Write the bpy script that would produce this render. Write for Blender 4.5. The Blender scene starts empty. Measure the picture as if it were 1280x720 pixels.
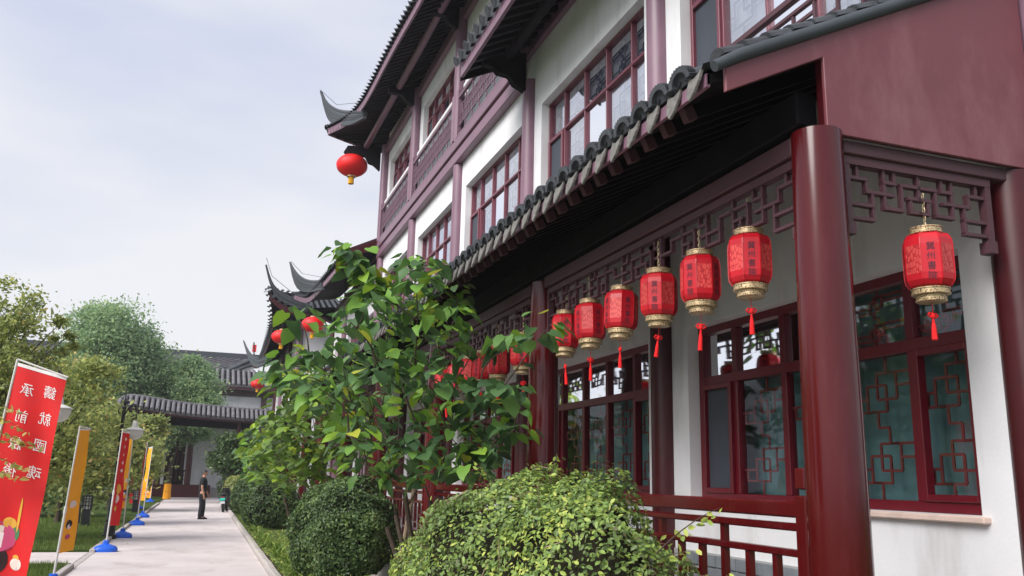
import bpy, bmesh, math, random
import numpy as np
from mathutils import Vector, Matrix

random.seed(7); rng = np.random.default_rng(7)
scene = bpy.context.scene
COL = scene.collection
R = math.radians

# ------------------------------------------------------------------ camera
# long axis of the street is +Y, up is +Z, the building stands on the +X side
F_PX, CX, CY = 1070.0, 640.0, 360.0
VPX, VPY, ROLL = 252.0, 590.0, R(1.32)
EYE = Vector((0.0, 0.0, 1.65))
def _ray(px, py): return Vector((px - CX, py - CY, F_PX)).normalized()
_Y = _ray(VPX, VPY)
_H = _ray(VPX + 1000, VPY + 1000 * math.tan(ROLL))
_Z = _Y.cross(_H).normalized()
if _Z.y > 0: _Z = -_Z
_X = _Y.cross(_Z)
RW = Matrix((_X, _Y, _Z))                     # camera axes (x right, y down, z forward) -> world
cam_data = bpy.data.cameras.new('camera'); cam = bpy.data.objects.new('camera', cam_data)
COL.objects.link(cam); scene.camera = cam
cam_data.sensor_width = 36.0; cam_data.lens = F_PX / 1280.0 * 36.0
cam_data.clip_start = 0.05; cam_data.clip_end = 3000
_r, _d, _f = RW.col[0].copy(), RW.col[1].copy(), RW.col[2].copy()
cam.matrix_world = Matrix(((_r.x, -_d.x, -_f.x, EYE.x), (_r.y, -_d.y, -_f.y, EYE.y), (_r.z, -_d.z, -_f.z, EYE.z), (0, 0, 0, 1)))
def pdir(px, py): return RW @ _ray(px, py)
def onX(px, py, X): d = pdir(px, py); return EYE + d * (X / d.x)
def onY(px, py, Y): d = pdir(px, py); return EYE + d * (Y / d.y)
def onZ(px, py, Z): d = pdir(px, py); return EYE + d * ((Z - EYE.z) / d.z)

# ------------------------------------------------------------------ world, sun, exposure
world = bpy.data.worlds.new('World'); scene.world = world; world.use_nodes = True
SUN_EL, SUN_AZ = 40.0, 245.0                  # azimuth clockwise from +Y; light comes from the path side behind the camera
def build_world():
    nt = world.node_tree; nt.nodes.clear()
    N = nt.nodes.new; L = nt.links.new
    out = N('ShaderNodeOutputWorld'); mix = N('ShaderNodeMixShader')
    sky = N('ShaderNodeTexSky'); sky.sky_type = 'NISHITA'; sky.sun_disc = False
    sky.sun_elevation = R(SUN_EL); sky.sun_rotation = R(SUN_AZ); sky.air_density = 1.2; sky.dust_density = 2.0
    b1 = N('ShaderNodeBackground'); b1.inputs['Strength'].default_value = 0.12
    L(sky.outputs[0], b1.inputs[0])
    tc = N('ShaderNodeTexCoord'); mp = N('ShaderNodeMapping'); mp.inputs['Scale'].default_value = (1.0, 1.3, 3.2)
    mp.inputs['Rotation'].default_value = (0.15, 0.25, 0.4)
    ns = N('ShaderNodeTexNoise'); ns.inputs['Scale'].default_value = 1.5; ns.inputs['Detail'].default_value = 4; ns.inputs['Roughness'].default_value = 0.5
    rp = N('ShaderNodeValToRGB'); rp.color_ramp.elements[0].position = 0.36; rp.color_ramp.elements[1].position = 0.62
    rp.color_ramp.elements[0].color = (0.66, 0.70, 0.88, 1); rp.color_ramp.elements[1].color = (0.93, 0.93, 0.96, 1)
    L(tc.outputs['Generated'], mp.inputs['Vector']); L(mp.outputs[0], ns.inputs['Vector']); L(ns.outputs['Fac'], rp.inputs[0])
    b2 = N('ShaderNodeBackground'); b2.inputs['Strength'].default_value = 0.60
    L(rp.outputs[0], b2.inputs[0])
    mix.inputs[0].default_value = 0.9
    L(b1.outputs[0], mix.inputs[1]); L(b2.outputs[0], mix.inputs[2]); L(mix.outputs[0], out.inputs[0])
build_world()
sun_d = bpy.data.lights.new('sun', 'SUN'); sun = bpy.data.objects.new('sun', sun_d); COL.objects.link(sun)
sun_d.energy = 3.0; sun_d.angle = R(40); sun_d.color = (1.0, 0.97, 0.93)
_sd = Vector((math.sin(R(SUN_AZ)) * math.cos(R(SUN_EL)), math.cos(R(SUN_AZ)) * math.cos(R(SUN_EL)), math.sin(R(SUN_EL))))
sun.rotation_euler = _sd.to_track_quat('Z', 'Y').to_euler(); sun.location = (-20, -10, 40)
vs = scene.view_settings; vs.view_transform = 'Standard'; vs.look = 'None'; vs.gamma = 1.0; vs.exposure = 0.72; vs.use_curve_mapping = False
scene.cycles.max_bounces = 8; scene.cycles.transparent_max_bounces = 12

# ------------------------------------------------------------------ materials
MATS = {}
def srgb(r, g, b):
    f = lambda c: (c / 255 / 12.92) if c <= 10 else ((c / 255 + 0.055) / 1.055) ** 2.4
    return (f(r), f(g), f(b))
def mat(name, col, rough=0.6, var=0.15, scale=6.0, metallic=0.0, spec=0.5, bump=0.0, bscale=60.0, coat=0.0, col2=None, stretch=None, wear=None):
    if name in MATS: return MATS[name]
    m = bpy.data.materials.new(name); m.use_nodes = True; MATS[name] = m
    nt = m.node_tree; N = nt.nodes.new; L = nt.links.new
    p = nt.nodes['Principled BSDF']
    p.inputs['Roughness'].default_value = rough; p.inputs['Metallic'].default_value = metallic
    p.inputs['Specular IOR Level'].default_value = spec; p.inputs['Coat Weight'].default_value = coat; p.inputs['Coat Roughness'].default_value = 0.12
    g = N('ShaderNodeNewGeometry'); ns = N('ShaderNodeTexNoise'); ns.inputs['Scale'].default_value = scale
    ns.inputs['Detail'].default_value = 6; ns.inputs['Roughness'].default_value = 0.6
    vec = g.outputs['Position']
    if stretch:
        mp = N('ShaderNodeMapping'); mp.inputs['Scale'].default_value = stretch; L(vec, mp.inputs['Vector']); vec = mp.outputs[0]
    L(vec, ns.inputs['Vector'])
    rp = N('ShaderNodeValToRGB'); rp.color_ramp.elements[0].position = 0.3; rp.color_ramp.elements[1].position = 0.7
    a = tuple(max(0, c * (1 - var)) for c in col); b = tuple(min(1, c * (1 + var)) for c in col)
    if col2: a, b = col2, col
    rp.color_ramp.elements[0].color = (*a, 1); rp.color_ramp.elements[1].color = (*b, 1)
    L(ns.outputs['Fac'], rp.inputs[0]); L(rp.outputs[0], p.inputs['Base Color'])
    mr = N('ShaderNodeMapRange'); mr.inputs['To Min'].default_value = max(0.02, rough * 0.8); mr.inputs['To Max'].default_value = min(1, rough * 1.25)
    L(ns.outputs['Fac'], mr.inputs['Value']); L(mr.outputs[0], p.inputs['Roughness'])
    if wear:                                   # (colour, amount, scale, stretch): dust, chips, stains with a shape of their own
        wc, amt, ws, wst = wear; mp2 = N('ShaderNodeMapping'); mp2.inputs['Scale'].default_value = wst; L(g.outputs['Position'], mp2.inputs['Vector'])
        n3 = N('ShaderNodeTexNoise'); n3.inputs['Scale'].default_value = ws; n3.inputs['Detail'].default_value = 8; n3.inputs['Roughness'].default_value = 0.68; L(mp2.outputs[0], n3.inputs['Vector'])
        r3 = N('ShaderNodeMapRange'); r3.inputs['From Min'].default_value = 0.52; r3.inputs['From Max'].default_value = 0.74; r3.inputs['To Max'].default_value = amt; L(n3.outputs['Fac'], r3.inputs['Value'])
        mx = N('ShaderNodeMix'); mx.data_type = 'RGBA'; mx.inputs[7].default_value = (*wc, 1); L(r3.outputs[0], mx.inputs[0]); L(rp.outputs[0], mx.inputs[6]); L(mx.outputs[2], p.inputs['Base Color'])
    if bump:
        n2 = N('ShaderNodeTexNoise'); n2.inputs['Scale'].default_value = bscale; n2.inputs['Detail'].default_value = 4; L(vec, n2.inputs['Vector'])
        bp = N('ShaderNodeBump'); bp.inputs['Strength'].default_value = bump; bp.inputs['Distance'].default_value = 0.02
        L(n2.outputs['Fac'], bp.inputs['Height']); L(bp.outputs[0], p.inputs['Normal'])
    return m
PAINT = mat('deep_red_paint', srgb(72, 10, 15), 0.15, 0.12, 3.0, stretch=(1, 1, 0.15), bump=0.03, bscale=9, wear=(srgb(96, 44, 48), .35, 4.0, (2.5, 2.5, .5)))
PAINTD = mat('dark_red_paint', srgb(64, 11, 19), 0.35, 0.15, 4.0)
MAUVE = mat('mauve_paint', srgb(122, 92, 108), 0.42, 0.12, 2.5, bump=0.03, bscale=20)  # paler mauve than the deep red paint
GABLE = mat('gable_board_paint', srgb(112, 58, 66), 0.5, 0.10, 1.2, bump=0.06, bscale=14, wear=(srgb(150, 108, 112), .45, 2.2, (1, 1, .45)))
FRAME = mat('crimson_window_paint', srgb(98, 8, 26), 0.35, 0.1, 5.0)
FRAMESKY = mat('window_paint_sky_sheen', srgb(112, 56, 70), 0.4, 0.1, 5.0)  # paler copy of the window paint, sky reflection mixed into the colour
FRET = mat('fret_wood', srgb(76, 46, 54), 0.55, 0.15, 8.0)
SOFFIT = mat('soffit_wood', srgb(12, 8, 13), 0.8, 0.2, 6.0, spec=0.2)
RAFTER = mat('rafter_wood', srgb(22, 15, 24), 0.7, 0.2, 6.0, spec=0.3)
WHITE = mat('white_plaster', (0.72, 0.72, 0.745), 0.85, 0.05, 1.5, spec=0.2, bump=0.10, bscale=40, wear=(srgb(142, 134, 124), .38, 1.6, (1.6, 1.6, .30)))
TILE = mat('grey_roof_tile', srgb(64, 67, 72), 0.75, 0.35, 9.0, spec=0.3, bump=0.25, bscale=50)
TILEP = mat('pale_drip_tile', srgb(112, 110, 107), 0.85, 0.3, 22.0, spec=0.2, bump=0.4, bscale=70)
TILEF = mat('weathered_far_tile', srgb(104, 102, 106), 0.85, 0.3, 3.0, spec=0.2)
RIDGE = mat('ridge_slate', srgb(58, 64, 70), 0.7, 0.2, 5.0)
STONE = mat('pale_sill_stone', srgb(214, 190, 178), 0.7, 0.12, 9.0, bump=0.1)
BRICKM = mat('grey_brick', srgb(110, 116, 122), 0.85, 0.2, 7.0, bump=0.15)
MORTAR = mat('pale_mortar', srgb(160, 160, 160), 0.9, 0.1, 8.0)
PATH = mat('path_concrete', (0.60, 0.535, 0.53), 0.85, 0.10, 0.9, spec=0.2, bump=0.10, bscale=45, wear=(srgb(150, 132, 122), .5, 1.3, (1, .6, 1)))
KERB = mat('kerb_stone', (0.44, 0.40, 0.38), 0.85, 0.15, 4.0, bump=0.15)
SOIL = mat('bed_soil', (0.06, 0.045, 0.03), 0.95, 0.3, 5.0, spec=0.1, bump=0.4, bscale=15)
TURF = mat('turf_ground', (0.055, 0.085, 0.02), 0.95, 0.3, 2.0, spec=0.1, bump=0.4, bscale=30)
BLACK = mat('black_metal', (0.012, 0.012, 0.014), 0.4, 0.2, 9.0)
POLEW = mat('white_pole', (0.62, 0.60, 0.58), 0.4, 0.06, 5.0)
BLUE = mat('blue_plastic', srgb(22, 92, 210), 0.4, 0.12, 6.0)
GOLDT = mat('yellow_tassel', srgb(240, 180, 40), 0.8, 0.15, 30.0)
TASSEL = mat('red_tassel', srgb(220, 18, 24), 0.8, 0.15, 40.0)
LANR = mat('round_lantern_silk', srgb(228, 22, 26), 0.55, 0.10, 3.0)
INK = mat('ink', (0.02, 0.012, 0.03), 0.7, 0.1, 5.0)
WHITEINK = mat('white_print', (0.75, 0.72, 0.72), 0.8, 0.05, 5.0)
BARK = mat('bark', (0.075, 0.056, 0.042), 0.9, 0.35, 12.0, spec=0.2, bump=0.5, bscale=40)
STAKE = mat('bamboo_stake', (0.30, 0.22, 0.15), 0.7, 0.2, 10.0)
CURT = mat('dark_room_blind', srgb(98, 130, 134), 0.8, 0.25, 2.0)
CURTU = mat('pale_room_blind', srgb(222, 222, 228), 0.85, 0.12, 2.5)
SCREEN = mat('insect_screen', srgb(62, 68, 78), 0.7, 0.12, 3.0)
BOWL = mat('opal_glass_bowl', (0.62, 0.62, 0.60), 0.25, 0.05, 4.0)

def glass_mat(name, base, tint, ior=1.5):
    m = bpy.data.materials.new(name); m.use_nodes = True; nt = m.node_tree; nt.nodes.clear()
    N = nt.nodes.new; L = nt.links.new
    o = N('ShaderNodeOutputMaterial'); mx = N('ShaderNodeMixShader'); t = N('ShaderNodeBsdfTransparent'); g = N('ShaderNodeBsdfGlossy')
    t.inputs[0].default_value = (*tint, 1); g.inputs['Roughness'].default_value = 0.03; g.inputs['Color'].default_value = (0.92, 0.94, 1, 1)
    fr = N('ShaderNodeFresnel'); fr.inputs['IOR'].default_value = ior
    ma = N('ShaderNodeMath'); ma.operation = 'ADD'; ma.use_clamp = True; ma.inputs[1].default_value = base
    geo = N('ShaderNodeNewGeometry'); ns = N('ShaderNodeTexNoise'); ns.inputs['Scale'].default_value = 1.6; ns.inputs['Detail'].default_value = 1
    bp = N('ShaderNodeBump'); bp.inputs['Strength'].default_value = 0.12; bp.inputs['Distance'].default_value = 0.05
    L(geo.outputs['Position'], ns.inputs['Vector']); L(ns.outputs['Fac'], bp.inputs['Height']); L(bp.outputs[0], g.inputs['Normal'])
    L(fr.outputs[0], ma.inputs[0]); L(ma.outputs[0], mx.inputs[0]); L(t.outputs[0], mx.inputs[1]); L(g.outputs[0], mx.inputs[2]); L(mx.outputs[0], o.inputs[0])
    MATS[name] = m; return m
GLASS = glass_mat('window_glass', 0.02, (0.90, 0.96, 0.96), 1.27)
GLASSU = glass_mat('coated_upper_glass', 0.44, (0.92, 0.95, 1.0))

def lantern_mat():
    m = bpy.data.materials.new('lantern_silk'); m.use_nodes = True; nt = m.node_tree; N = nt.nodes.new; L = nt.links.new
    p = nt.nodes['Principled BSDF']; p.inputs['Roughness'].default_value = 0.5
    tc = N('ShaderNodeTexCoord'); mp = N('ShaderNodeMapping'); mp.inputs['Scale'].default_value = (1, 1, 0.45)
    vo = N('ShaderNodeTexVoronoi'); vo.feature = 'DISTANCE_TO_EDGE'; vo.inputs['Scale'].default_value = 55
    rp = N('ShaderNodeValToRGB'); rp.color_ramp.elements[0].position = 0.03; rp.color_ramp.elements[1].position = 0.12
    rp.color_ramp.elements[0].color = (*srgb(170, 14, 30), 1); rp.color_ramp.elements[1].color = (*srgb(214, 74, 70), 1)
    L(tc.outputs['Object'], mp.inputs['Vector']); L(mp.outputs[0], vo.inputs['Vector']); L(vo.outputs['Distance'], rp.inputs[0])
    oi = N('ShaderNodeObjectInfo'); hs = N('ShaderNodeHueSaturation'); mr = N('ShaderNodeMapRange'); mr.inputs['To Min'].default_value = .8; mr.inputs['To Max'].default_value = 1.12
    L(oi.outputs['Random'], mr.inputs['Value']); L(mr.outputs[0], hs.inputs['Value']); L(rp.outputs[0], hs.inputs['Color']); L(hs.outputs[0], p.inputs['Base Color'])
    p.inputs['Subsurface Weight'].default_value = 0.0
    return m
SILKP = lantern_mat()
SILK = mat('lantern_red_silk', srgb(188, 12, 32), 0.42, 0.08, 14.0)
def gold_mat():
    m = bpy.data.materials.new('pierced_gold'); m.use_nodes = True; nt = m.node_tree; N = nt.nodes.new; L = nt.links.new
    p = nt.nodes['Principled BSDF']; p.inputs['Roughness'].default_value = 0.4; p.inputs['Metallic'].default_value = 0.4
    tc = N('ShaderNodeTexCoord'); ck = N('ShaderNodeTexVoronoi'); ck.inputs['Scale'].default_value = 95
    rp = N('ShaderNodeValToRGB'); rp.color_ramp.elements[0].position = 0.28; rp.color_ramp.elements[1].position = 0.42
    rp.color_ramp.elements[0].color = (0.05, 0.02, 0.012, 1); rp.color_ramp.elements[1].color = (*srgb(192, 170, 132), 1)
    L(tc.outputs['Object'], ck.inputs['Vector']); L(ck.outputs['Distance'], rp.inputs[0]); L(rp.outputs[0], p.inputs['Base Color'])
    return m
GOLD = gold_mat()
GOLDRIM = mat('gold_rim', srgb(196, 176, 140), 0.4, 0.1, 20.0, metallic=0.4)

def leaf_mat(name, stops, trans=0.3, rough=0.45):
    m = bpy.data.materials.new(name); m.use_nodes = True; nt = m.node_tree; nt.nodes.clear(); N = nt.nodes.new; L = nt.links.new
    o = N('ShaderNodeOutputMaterial'); at = N('ShaderNodeAttribute'); at.attribute_name = 'tint'
    rp = N('ShaderNodeValToRGB'); els = rp.color_ramp.elements
    while len(els) < len(stops): els.new(0.5)
    for e, (pos, c) in zip(els, stops): e.position = pos; e.color = (*c, 1)
    p = N('ShaderNodeBsdfPrincipled'); p.inputs['Roughness'].default_value = rough; p.inputs['Specular IOR Level'].default_value = 0.35
    t = N('ShaderNodeBsdfTranslucent'); mx = N('ShaderNodeMixShader'); mx.inputs[0].default_value = trans
    L(at.outputs['Fac'], rp.inputs[0]); L(rp.outputs[0], p.inputs['Base Color']); L(rp.outputs[0], t.inputs['Color'])
    L(p.outputs[0], mx.inputs[1]); L(t.outputs[0], mx.inputs[2]); L(mx.outputs[0], o.inputs[0])
    MATS[name] = m; return m
LF_MOUND = leaf_mat('mound_leaf', [(0, (0.14, 0.11, 0.06)), (0.10, (0.115, 0.16, 0.06)), (0.4, (0.18, 0.285, 0.08)), (0.75, (0.34, 0.45, 0.095)), (1, (0.58, 0.60, 0.15))])
LF_DARK = leaf_mat('dark_box_leaf', [(0, (0.040, 0.063, 0.028)), (0.5, (0.088, 0.151, 0.054)), (0.9, (0.174, 0.270, 0.079)), (1, (0.238, 0.285, 0.095))])
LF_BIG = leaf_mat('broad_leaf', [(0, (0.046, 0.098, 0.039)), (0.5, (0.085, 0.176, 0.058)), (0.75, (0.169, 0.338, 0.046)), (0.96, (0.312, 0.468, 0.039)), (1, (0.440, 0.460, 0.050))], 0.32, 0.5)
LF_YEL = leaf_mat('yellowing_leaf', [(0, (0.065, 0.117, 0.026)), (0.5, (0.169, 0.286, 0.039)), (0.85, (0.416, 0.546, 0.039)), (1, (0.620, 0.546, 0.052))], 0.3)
LF_OLIVE = leaf_mat('olive_leaf', [(0, (0.144, 0.185, 0.072)), (0.5, (0.328, 0.389, 0.123)), (0.88, (0.595, 0.616, 0.185)), (1, (0.620, 0.411, 0.164))], 0.5)
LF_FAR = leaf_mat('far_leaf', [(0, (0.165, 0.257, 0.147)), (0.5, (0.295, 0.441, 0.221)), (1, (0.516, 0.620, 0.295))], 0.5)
LF_GRASS = leaf_mat('grass_blade', [(0, (0.057, 0.103, 0.023)), (0.6, (0.127, 0.207, 0.040)), (1, (0.276, 0.310, 0.081))], 0.25)
LF_LILY = leaf_mat('strap_leaf', [(0, (0.081, 0.149, 0.029)), (0.6, (0.196, 0.310, 0.046)), (1, (0.391, 0.437, 0.092))], 0.3)

# ------------------------------------------------------------------ mesh helpers
WL = {}                                       # world location of each object built here
class MB:
    def __init__(s): s.v = []; s.f = []; s.mi = []; s.k = 0
    def add(s, vs, fs):
        n = len(s.v); s.v += [tuple(p) for p in vs]; s.f += [tuple(i + n for i in f) for f in fs]; s.mi += [s.k] * len(fs); return s
    def box(s, x0, x1, y0, y1, z0, z1):
        return s.add([(x0, y0, z0), (x1, y0, z0), (x1, y1, z0), (x0, y1, z0), (x0, y0, z1), (x1, y0, z1), (x1, y1, z1), (x0, y1, z1)],
                     [(0, 3, 2, 1), (4, 5, 6, 7), (0, 1, 5, 4), (1, 2, 6, 5), (2, 3, 7, 6), (3, 0, 4, 7)])
    def bar(s, p, q, w, h, up=(0, 0, 1)):
        p = Vector(p); q = Vector(q); d = (q - p).normalized(); u = Vector(up)
        a = d.cross(u)
        if a.length < 1e-4: a = d.cross(Vector((1, 0, 0)))
        a.normalize(); b = a.cross(d).normalized(); a = a * w / 2; b = b * h / 2
        return s.add([p - a - b, p + a - b, p + a + b, p - a + b, q - a - b, q + a - b, q + a + b, q - a + b],
                     [(0, 3, 2, 1), (4, 5, 6, 7), (0, 1, 5, 4), (1, 2, 6, 5), (2, 3, 7, 6), (3, 0, 4, 7)])
    def tube(s, pts, rad, n=8, cap=True):
        pts = [Vector(p) for p in pts]; m = len(pts)
        if not hasattr(rad, '__len__'): rad = [rad] * m
        if len(rad) != m: rad = list(np.interp(np.linspace(0, 1, m), np.linspace(0, 1, len(rad)), rad))
        rings = []; prev = None
        for i, p in enumerate(pts):
            d = (pts[min(i + 1, m - 1)] - pts[max(i - 1, 0)]).normalized()
            a = prev - d * prev.dot(d) if prev else d.orthogonal()
            if a.length < 1e-5: a = d.orthogonal()
            a.normalize(); prev = a; b = d.cross(a)
            rings.append([p + (a * math.cos(2 * math.pi * j / n) + b * math.sin(2 * math.pi * j / n)) * rad[i] for j in range(n)])
        return s.loft(rings, True, cap)
    def loft(s, rings, closed=False, cap=False):
        n = len(rings[0]); vs = [p for r in rings for p in r]; fs = []
        for i in range(len(rings) - 1):
            for j in range(n if closed else n - 1):
                k = (j + 1) % n; fs.append((i * n + j, i * n + k, (i + 1) * n + k, (i + 1) * n + j))
        if cap: fs += [tuple(range(n - 1, -1, -1)), tuple((len(rings) - 1) * n + j for j in range(n))]
        return s.add(vs, fs)
    def lathe(s, prof, n=16, c=(0, 0, 0), rot=0.0, cap=True):
        c = Vector(c)
        return s.loft([[c + Vector((r * math.cos(rot + 2 * math.pi * j / n), r * math.sin(rot + 2 * math.pi * j / n), z)) for j in range(n)] for r, z in prof], True, cap)
    def prism(s, poly, axis, d0, d1):
        f = {'x': lambda a, b, d: (d, a, b), 'y': lambda a, b, d: (a, d, b), 'z': lambda a, b, d: (a, b, d)}[axis]
        n = len(poly)
        return s.add([f(a, b, d0) for a, b in poly] + [f(a, b, d1) for a, b in poly],
                     [tuple(range(n)), tuple(range(2 * n - 1, n - 1, -1))] + [(i, i + n, (i + 1) % n + n, (i + 1) % n) for i in range(n)])
    def mesh(s, name, mats, smooth=False, bevel=0.0, origin=(0, 0, 0)):
        me = bpy.data.meshes.new(name); o = Vector(origin)
        me.from_pydata([tuple(Vector(p) - o) for p in s.v], [], s.f)
        for m in (mats if isinstance(mats, (list, tuple)) else [mats]): me.materials.append(m)
        me.polygons.foreach_set('material_index', s.mi)
        bm = bmesh.new(); bm.from_mesh(me); bmesh.ops.recalc_face_normals(bm, faces=bm.faces)
        if bevel: bmesh.ops.bevel(bm, geom=[e for e in bm.edges if len(e.link_faces) == 2 and e.calc_face_angle(0) > 0.6], offset=bevel, segments=1, affect='EDGES', clamp_overlap=True)
        bm.to_mesh(me); bm.free()
        if smooth:
            me.polygons.foreach_set('use_smooth', [True] * len(me.polygons)); me.set_sharp_from_angle(angle=R(38))
        me.update(); return me
    def build(s, name, mats, parent=None, smooth=False, bevel=0.0, origin=None):
        if origin is None:
            a = np.array(s.v); lo, hi = a.min(0), a.max(0); origin = ((lo[0] + hi[0]) / 2, (lo[1] + hi[1]) / 2, lo[2])
        return put(name, s.mesh(name, mats, smooth, bevel, origin), origin, parent)
def put(name, me, loc, parent=None, rot=(0, 0, 0), scale=(1, 1, 1)):
    o = bpy.data.objects.new(name, me); COL.objects.link(o)
    loc = Vector(loc); WL[o] = loc.copy()
    if parent is not None: o.parent = parent; o.location = loc - WL[parent]
    else: o.location = loc
    o.rotation_euler = rot; o.scale = scale; return o
def empty(name, loc): return put(name, None, loc)
def tag(o, label, cat, group=None):
    o['label'] = label; o['category'] = cat
    if group: o['group'] = group
    return o
def struct(o): o['kind'] = 'structure'; return o
def stuff(o): o['kind'] = 'stuff'; return o
_CUBE = {}
def cb(name, x0, x1, y0, y1, z0, z1, m, parent):
    """an axis-aligned piece; alike pieces share one unit cube"""
    if m.name not in _CUBE: _CUBE[m.name] = MB().box(-.5, .5, -.5, .5, -.5, .5).mesh('piece', m)
    return put(name, _CUBE[m.name], ((x0 + x1) / 2, (y0 + y1) / 2, (z0 + z1) / 2), parent, (0, 0, 0), (abs(x1 - x0), abs(y1 - y0), abs(z1 - z0)))
def bx(name, x0, x1, y0, y1, z0, z1, m, parent, bevel=0.006): return MB().box(x0, x1, y0, y1, z0, z1).build(name, m, parent, False, bevel)

_TXT = {}
def glyph(ch, size):
    """outline of one character as a centred flat mesh in the XY plane, Y up"""
    k = (ch, size)
    if k not in _TXT:
        c = bpy.data.curves.new('glyph', 'FONT'); c.body = ch; c.size = size; c.resolution_u = 2
        o = bpy.data.objects.new('glyph', c); COL.objects.link(o); bpy.context.view_layer.update()
        me = bpy.data.meshes.new_from_object(o.evaluated_get(bpy.context.evaluated_depsgraph_get()))
        bpy.data.objects.remove(o); bpy.data.curves.remove(c)
        vs = [(v.co.x - size * 0.5, v.co.y - size * 0.38) for v in me.vertices]; fs = [tuple(p.vertices) for p in me.polygons]
        bpy.data.meshes.remove(me); _TXT[k] = (vs, fs)
    return _TXT[k]

# ------------------------------------------------------------------ ground, path, beds
def sheet(name, x0, x1, y0, y1, z, m, t=0.02): return struct(MB().box(x0, x1, y0, y1, z - t, z).build(name, m))
sheet('ground', -260, 260, -120, 420, -0.06, TURF)
path = sheet('path', -1.90, 1.22, -3, 62, -0.012, KERB)
y = -3.0
while y < 61.5:                                # cast panels with narrow joints
    bx('paving_panel', -1.895, 1.215, y + 0.006, y + 2.994, -0.012, random.uniform(-0.001, 0.001), PATH, path, 0.004); y += 3.0
side = sheet('side_path', -16, -2.02, 17.6, 20.2, -0.012, KERB)
for i in range(9): bx('paving_panel', -2.02 - 1.5 * i - 1.494, -2.02 - 1.5 * i - 0.006, 17.7, 20.1, -0.012, -0.001, PATH, side, 0.004)
lawn = sheet('lawn', -40, -2.02, 20.3, 62, 0.03, TURF, 0.08); lawn2 = sheet('lawn', -40, -2.02, -3, 17.5, 0.03, TURF, 0.08)
bed = sheet('planting_bed', 1.34, 2.78, -3, 36, 0.05, SOIL, 0.10)
bed2 = sheet('planting_bed', 1.34, 3.4, 36, 62, 0.05, SOIL, 0.10)
kr = struct(MB().box(1.225, 1.335, -3, 62, -0.05, 0.02).build('kerb', KERB))
kl = struct(MB().box(-2.015, -1.905, -3, 62, -0.05, -0.002).build('kerb', KERB))
_km = MB().box(-.054, .054, -.492, .492, 0, 0.085).mesh('kerbstone', KERB, False, 0.012)
for i in range(52):
    yy = -2.5 + i
    o = put('kerbstone', _km, (1.28 + random.uniform(-.006, .006), yy, 0.015), kr, (0, 0, random.uniform(-.006, .006)))
    if not 17.4 < yy < 20.4: put('kerbstone', _km, (-1.96 + random.uniform(-.006, .006), yy, -0.02), kl, (0, 0, random.uniform(-.006, .006)))

# ------------------------------------------------------------------ three-storey hall
XW, XF = 4.33, 4.45                            # wall face, window frame face
YC = [3.60 + 4.03 * k for k in range(6)]
LIGHTS = [0.58, 0.70, 0.68, 0.70, 0.58]        # widths of the five lights, near to far
WIN_W = sum(LIGHTS)
hall = tag(empty('main_hall', (6.5, 13.6, 0)), 'long three-storey hall with white walls, dark red timber and upturned grey tiled roof', 'building')

def lattice_mesh(w, h, m):
    b = 0.019; M = MB(); s = min(w * 0.54, h * 0.24)
    def ln(x0, z0, x1, z1):
        if abs(x0 - x1) < 1e-6: M.box(0, .01, x0 - b / 2, x0 + b / 2, min(z0, z1), max(z0, z1))
        else: M.box(-.001, .011, min(x0, x1), max(x0, x1), z0 - b / 2, z0 + b / 2)
    def sq(cx, cz, q): ln(cx - q, cz - q, cx + q, cz - q); ln(cx - q, cz + q, cx + q, cz + q); ln(cx - q, cz - q, cx - q, cz + q); ln(cx + q, cz - q, cx + q, cz + q)
    n = max(1, int(h / (s * 1.45))); st = h / n
    for i in range(n):
        cz = st * (i + .5); q = s / 2
        sq(w / 2 - q * .42, cz + q * .36, q * .78); sq(w / 2 + q * .42, cz - q * .36, q * .78)
        ln(0, cz + q * .36, w / 2 - q * 1.2, cz + q * .36); ln(w, cz - q * .36, w / 2 + q * 1.2, cz - q * .36)
        ln(w / 2 - q * .42, cz + q * 1.14, w / 2 - q * .42, st * (i + 1)); ln(w / 2 + q * .42, cz - q * 1.14, w / 2 + q * .42, st * i)
        if i < n - 1: ln(w / 2 - q * .42, st * (i + 1), w / 2 + q * .42, st * (i + 1))
        ln(w * .5 - q * .42, cz + q * 1.14, w * .06, cz + q * 1.14); ln(w * .06, cz + q * 1.14, w * .06, cz + q * .36); ln(w * .5 + q * .42, cz - q * 1.14, w * .94, cz - q * 1.14); ln(w * .94, cz - q * 1.14, w * .94, cz - q * .36)
    return M.mesh('lattice', m)
LATT = mat('lattice_brown', srgb(116, 44, 44), 0.5, 0.1, 6.0); LATW = mat('lattice_pale', srgb(128, 128, 144), 0.6, 0.1, 6.0)
_WC = {}
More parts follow.
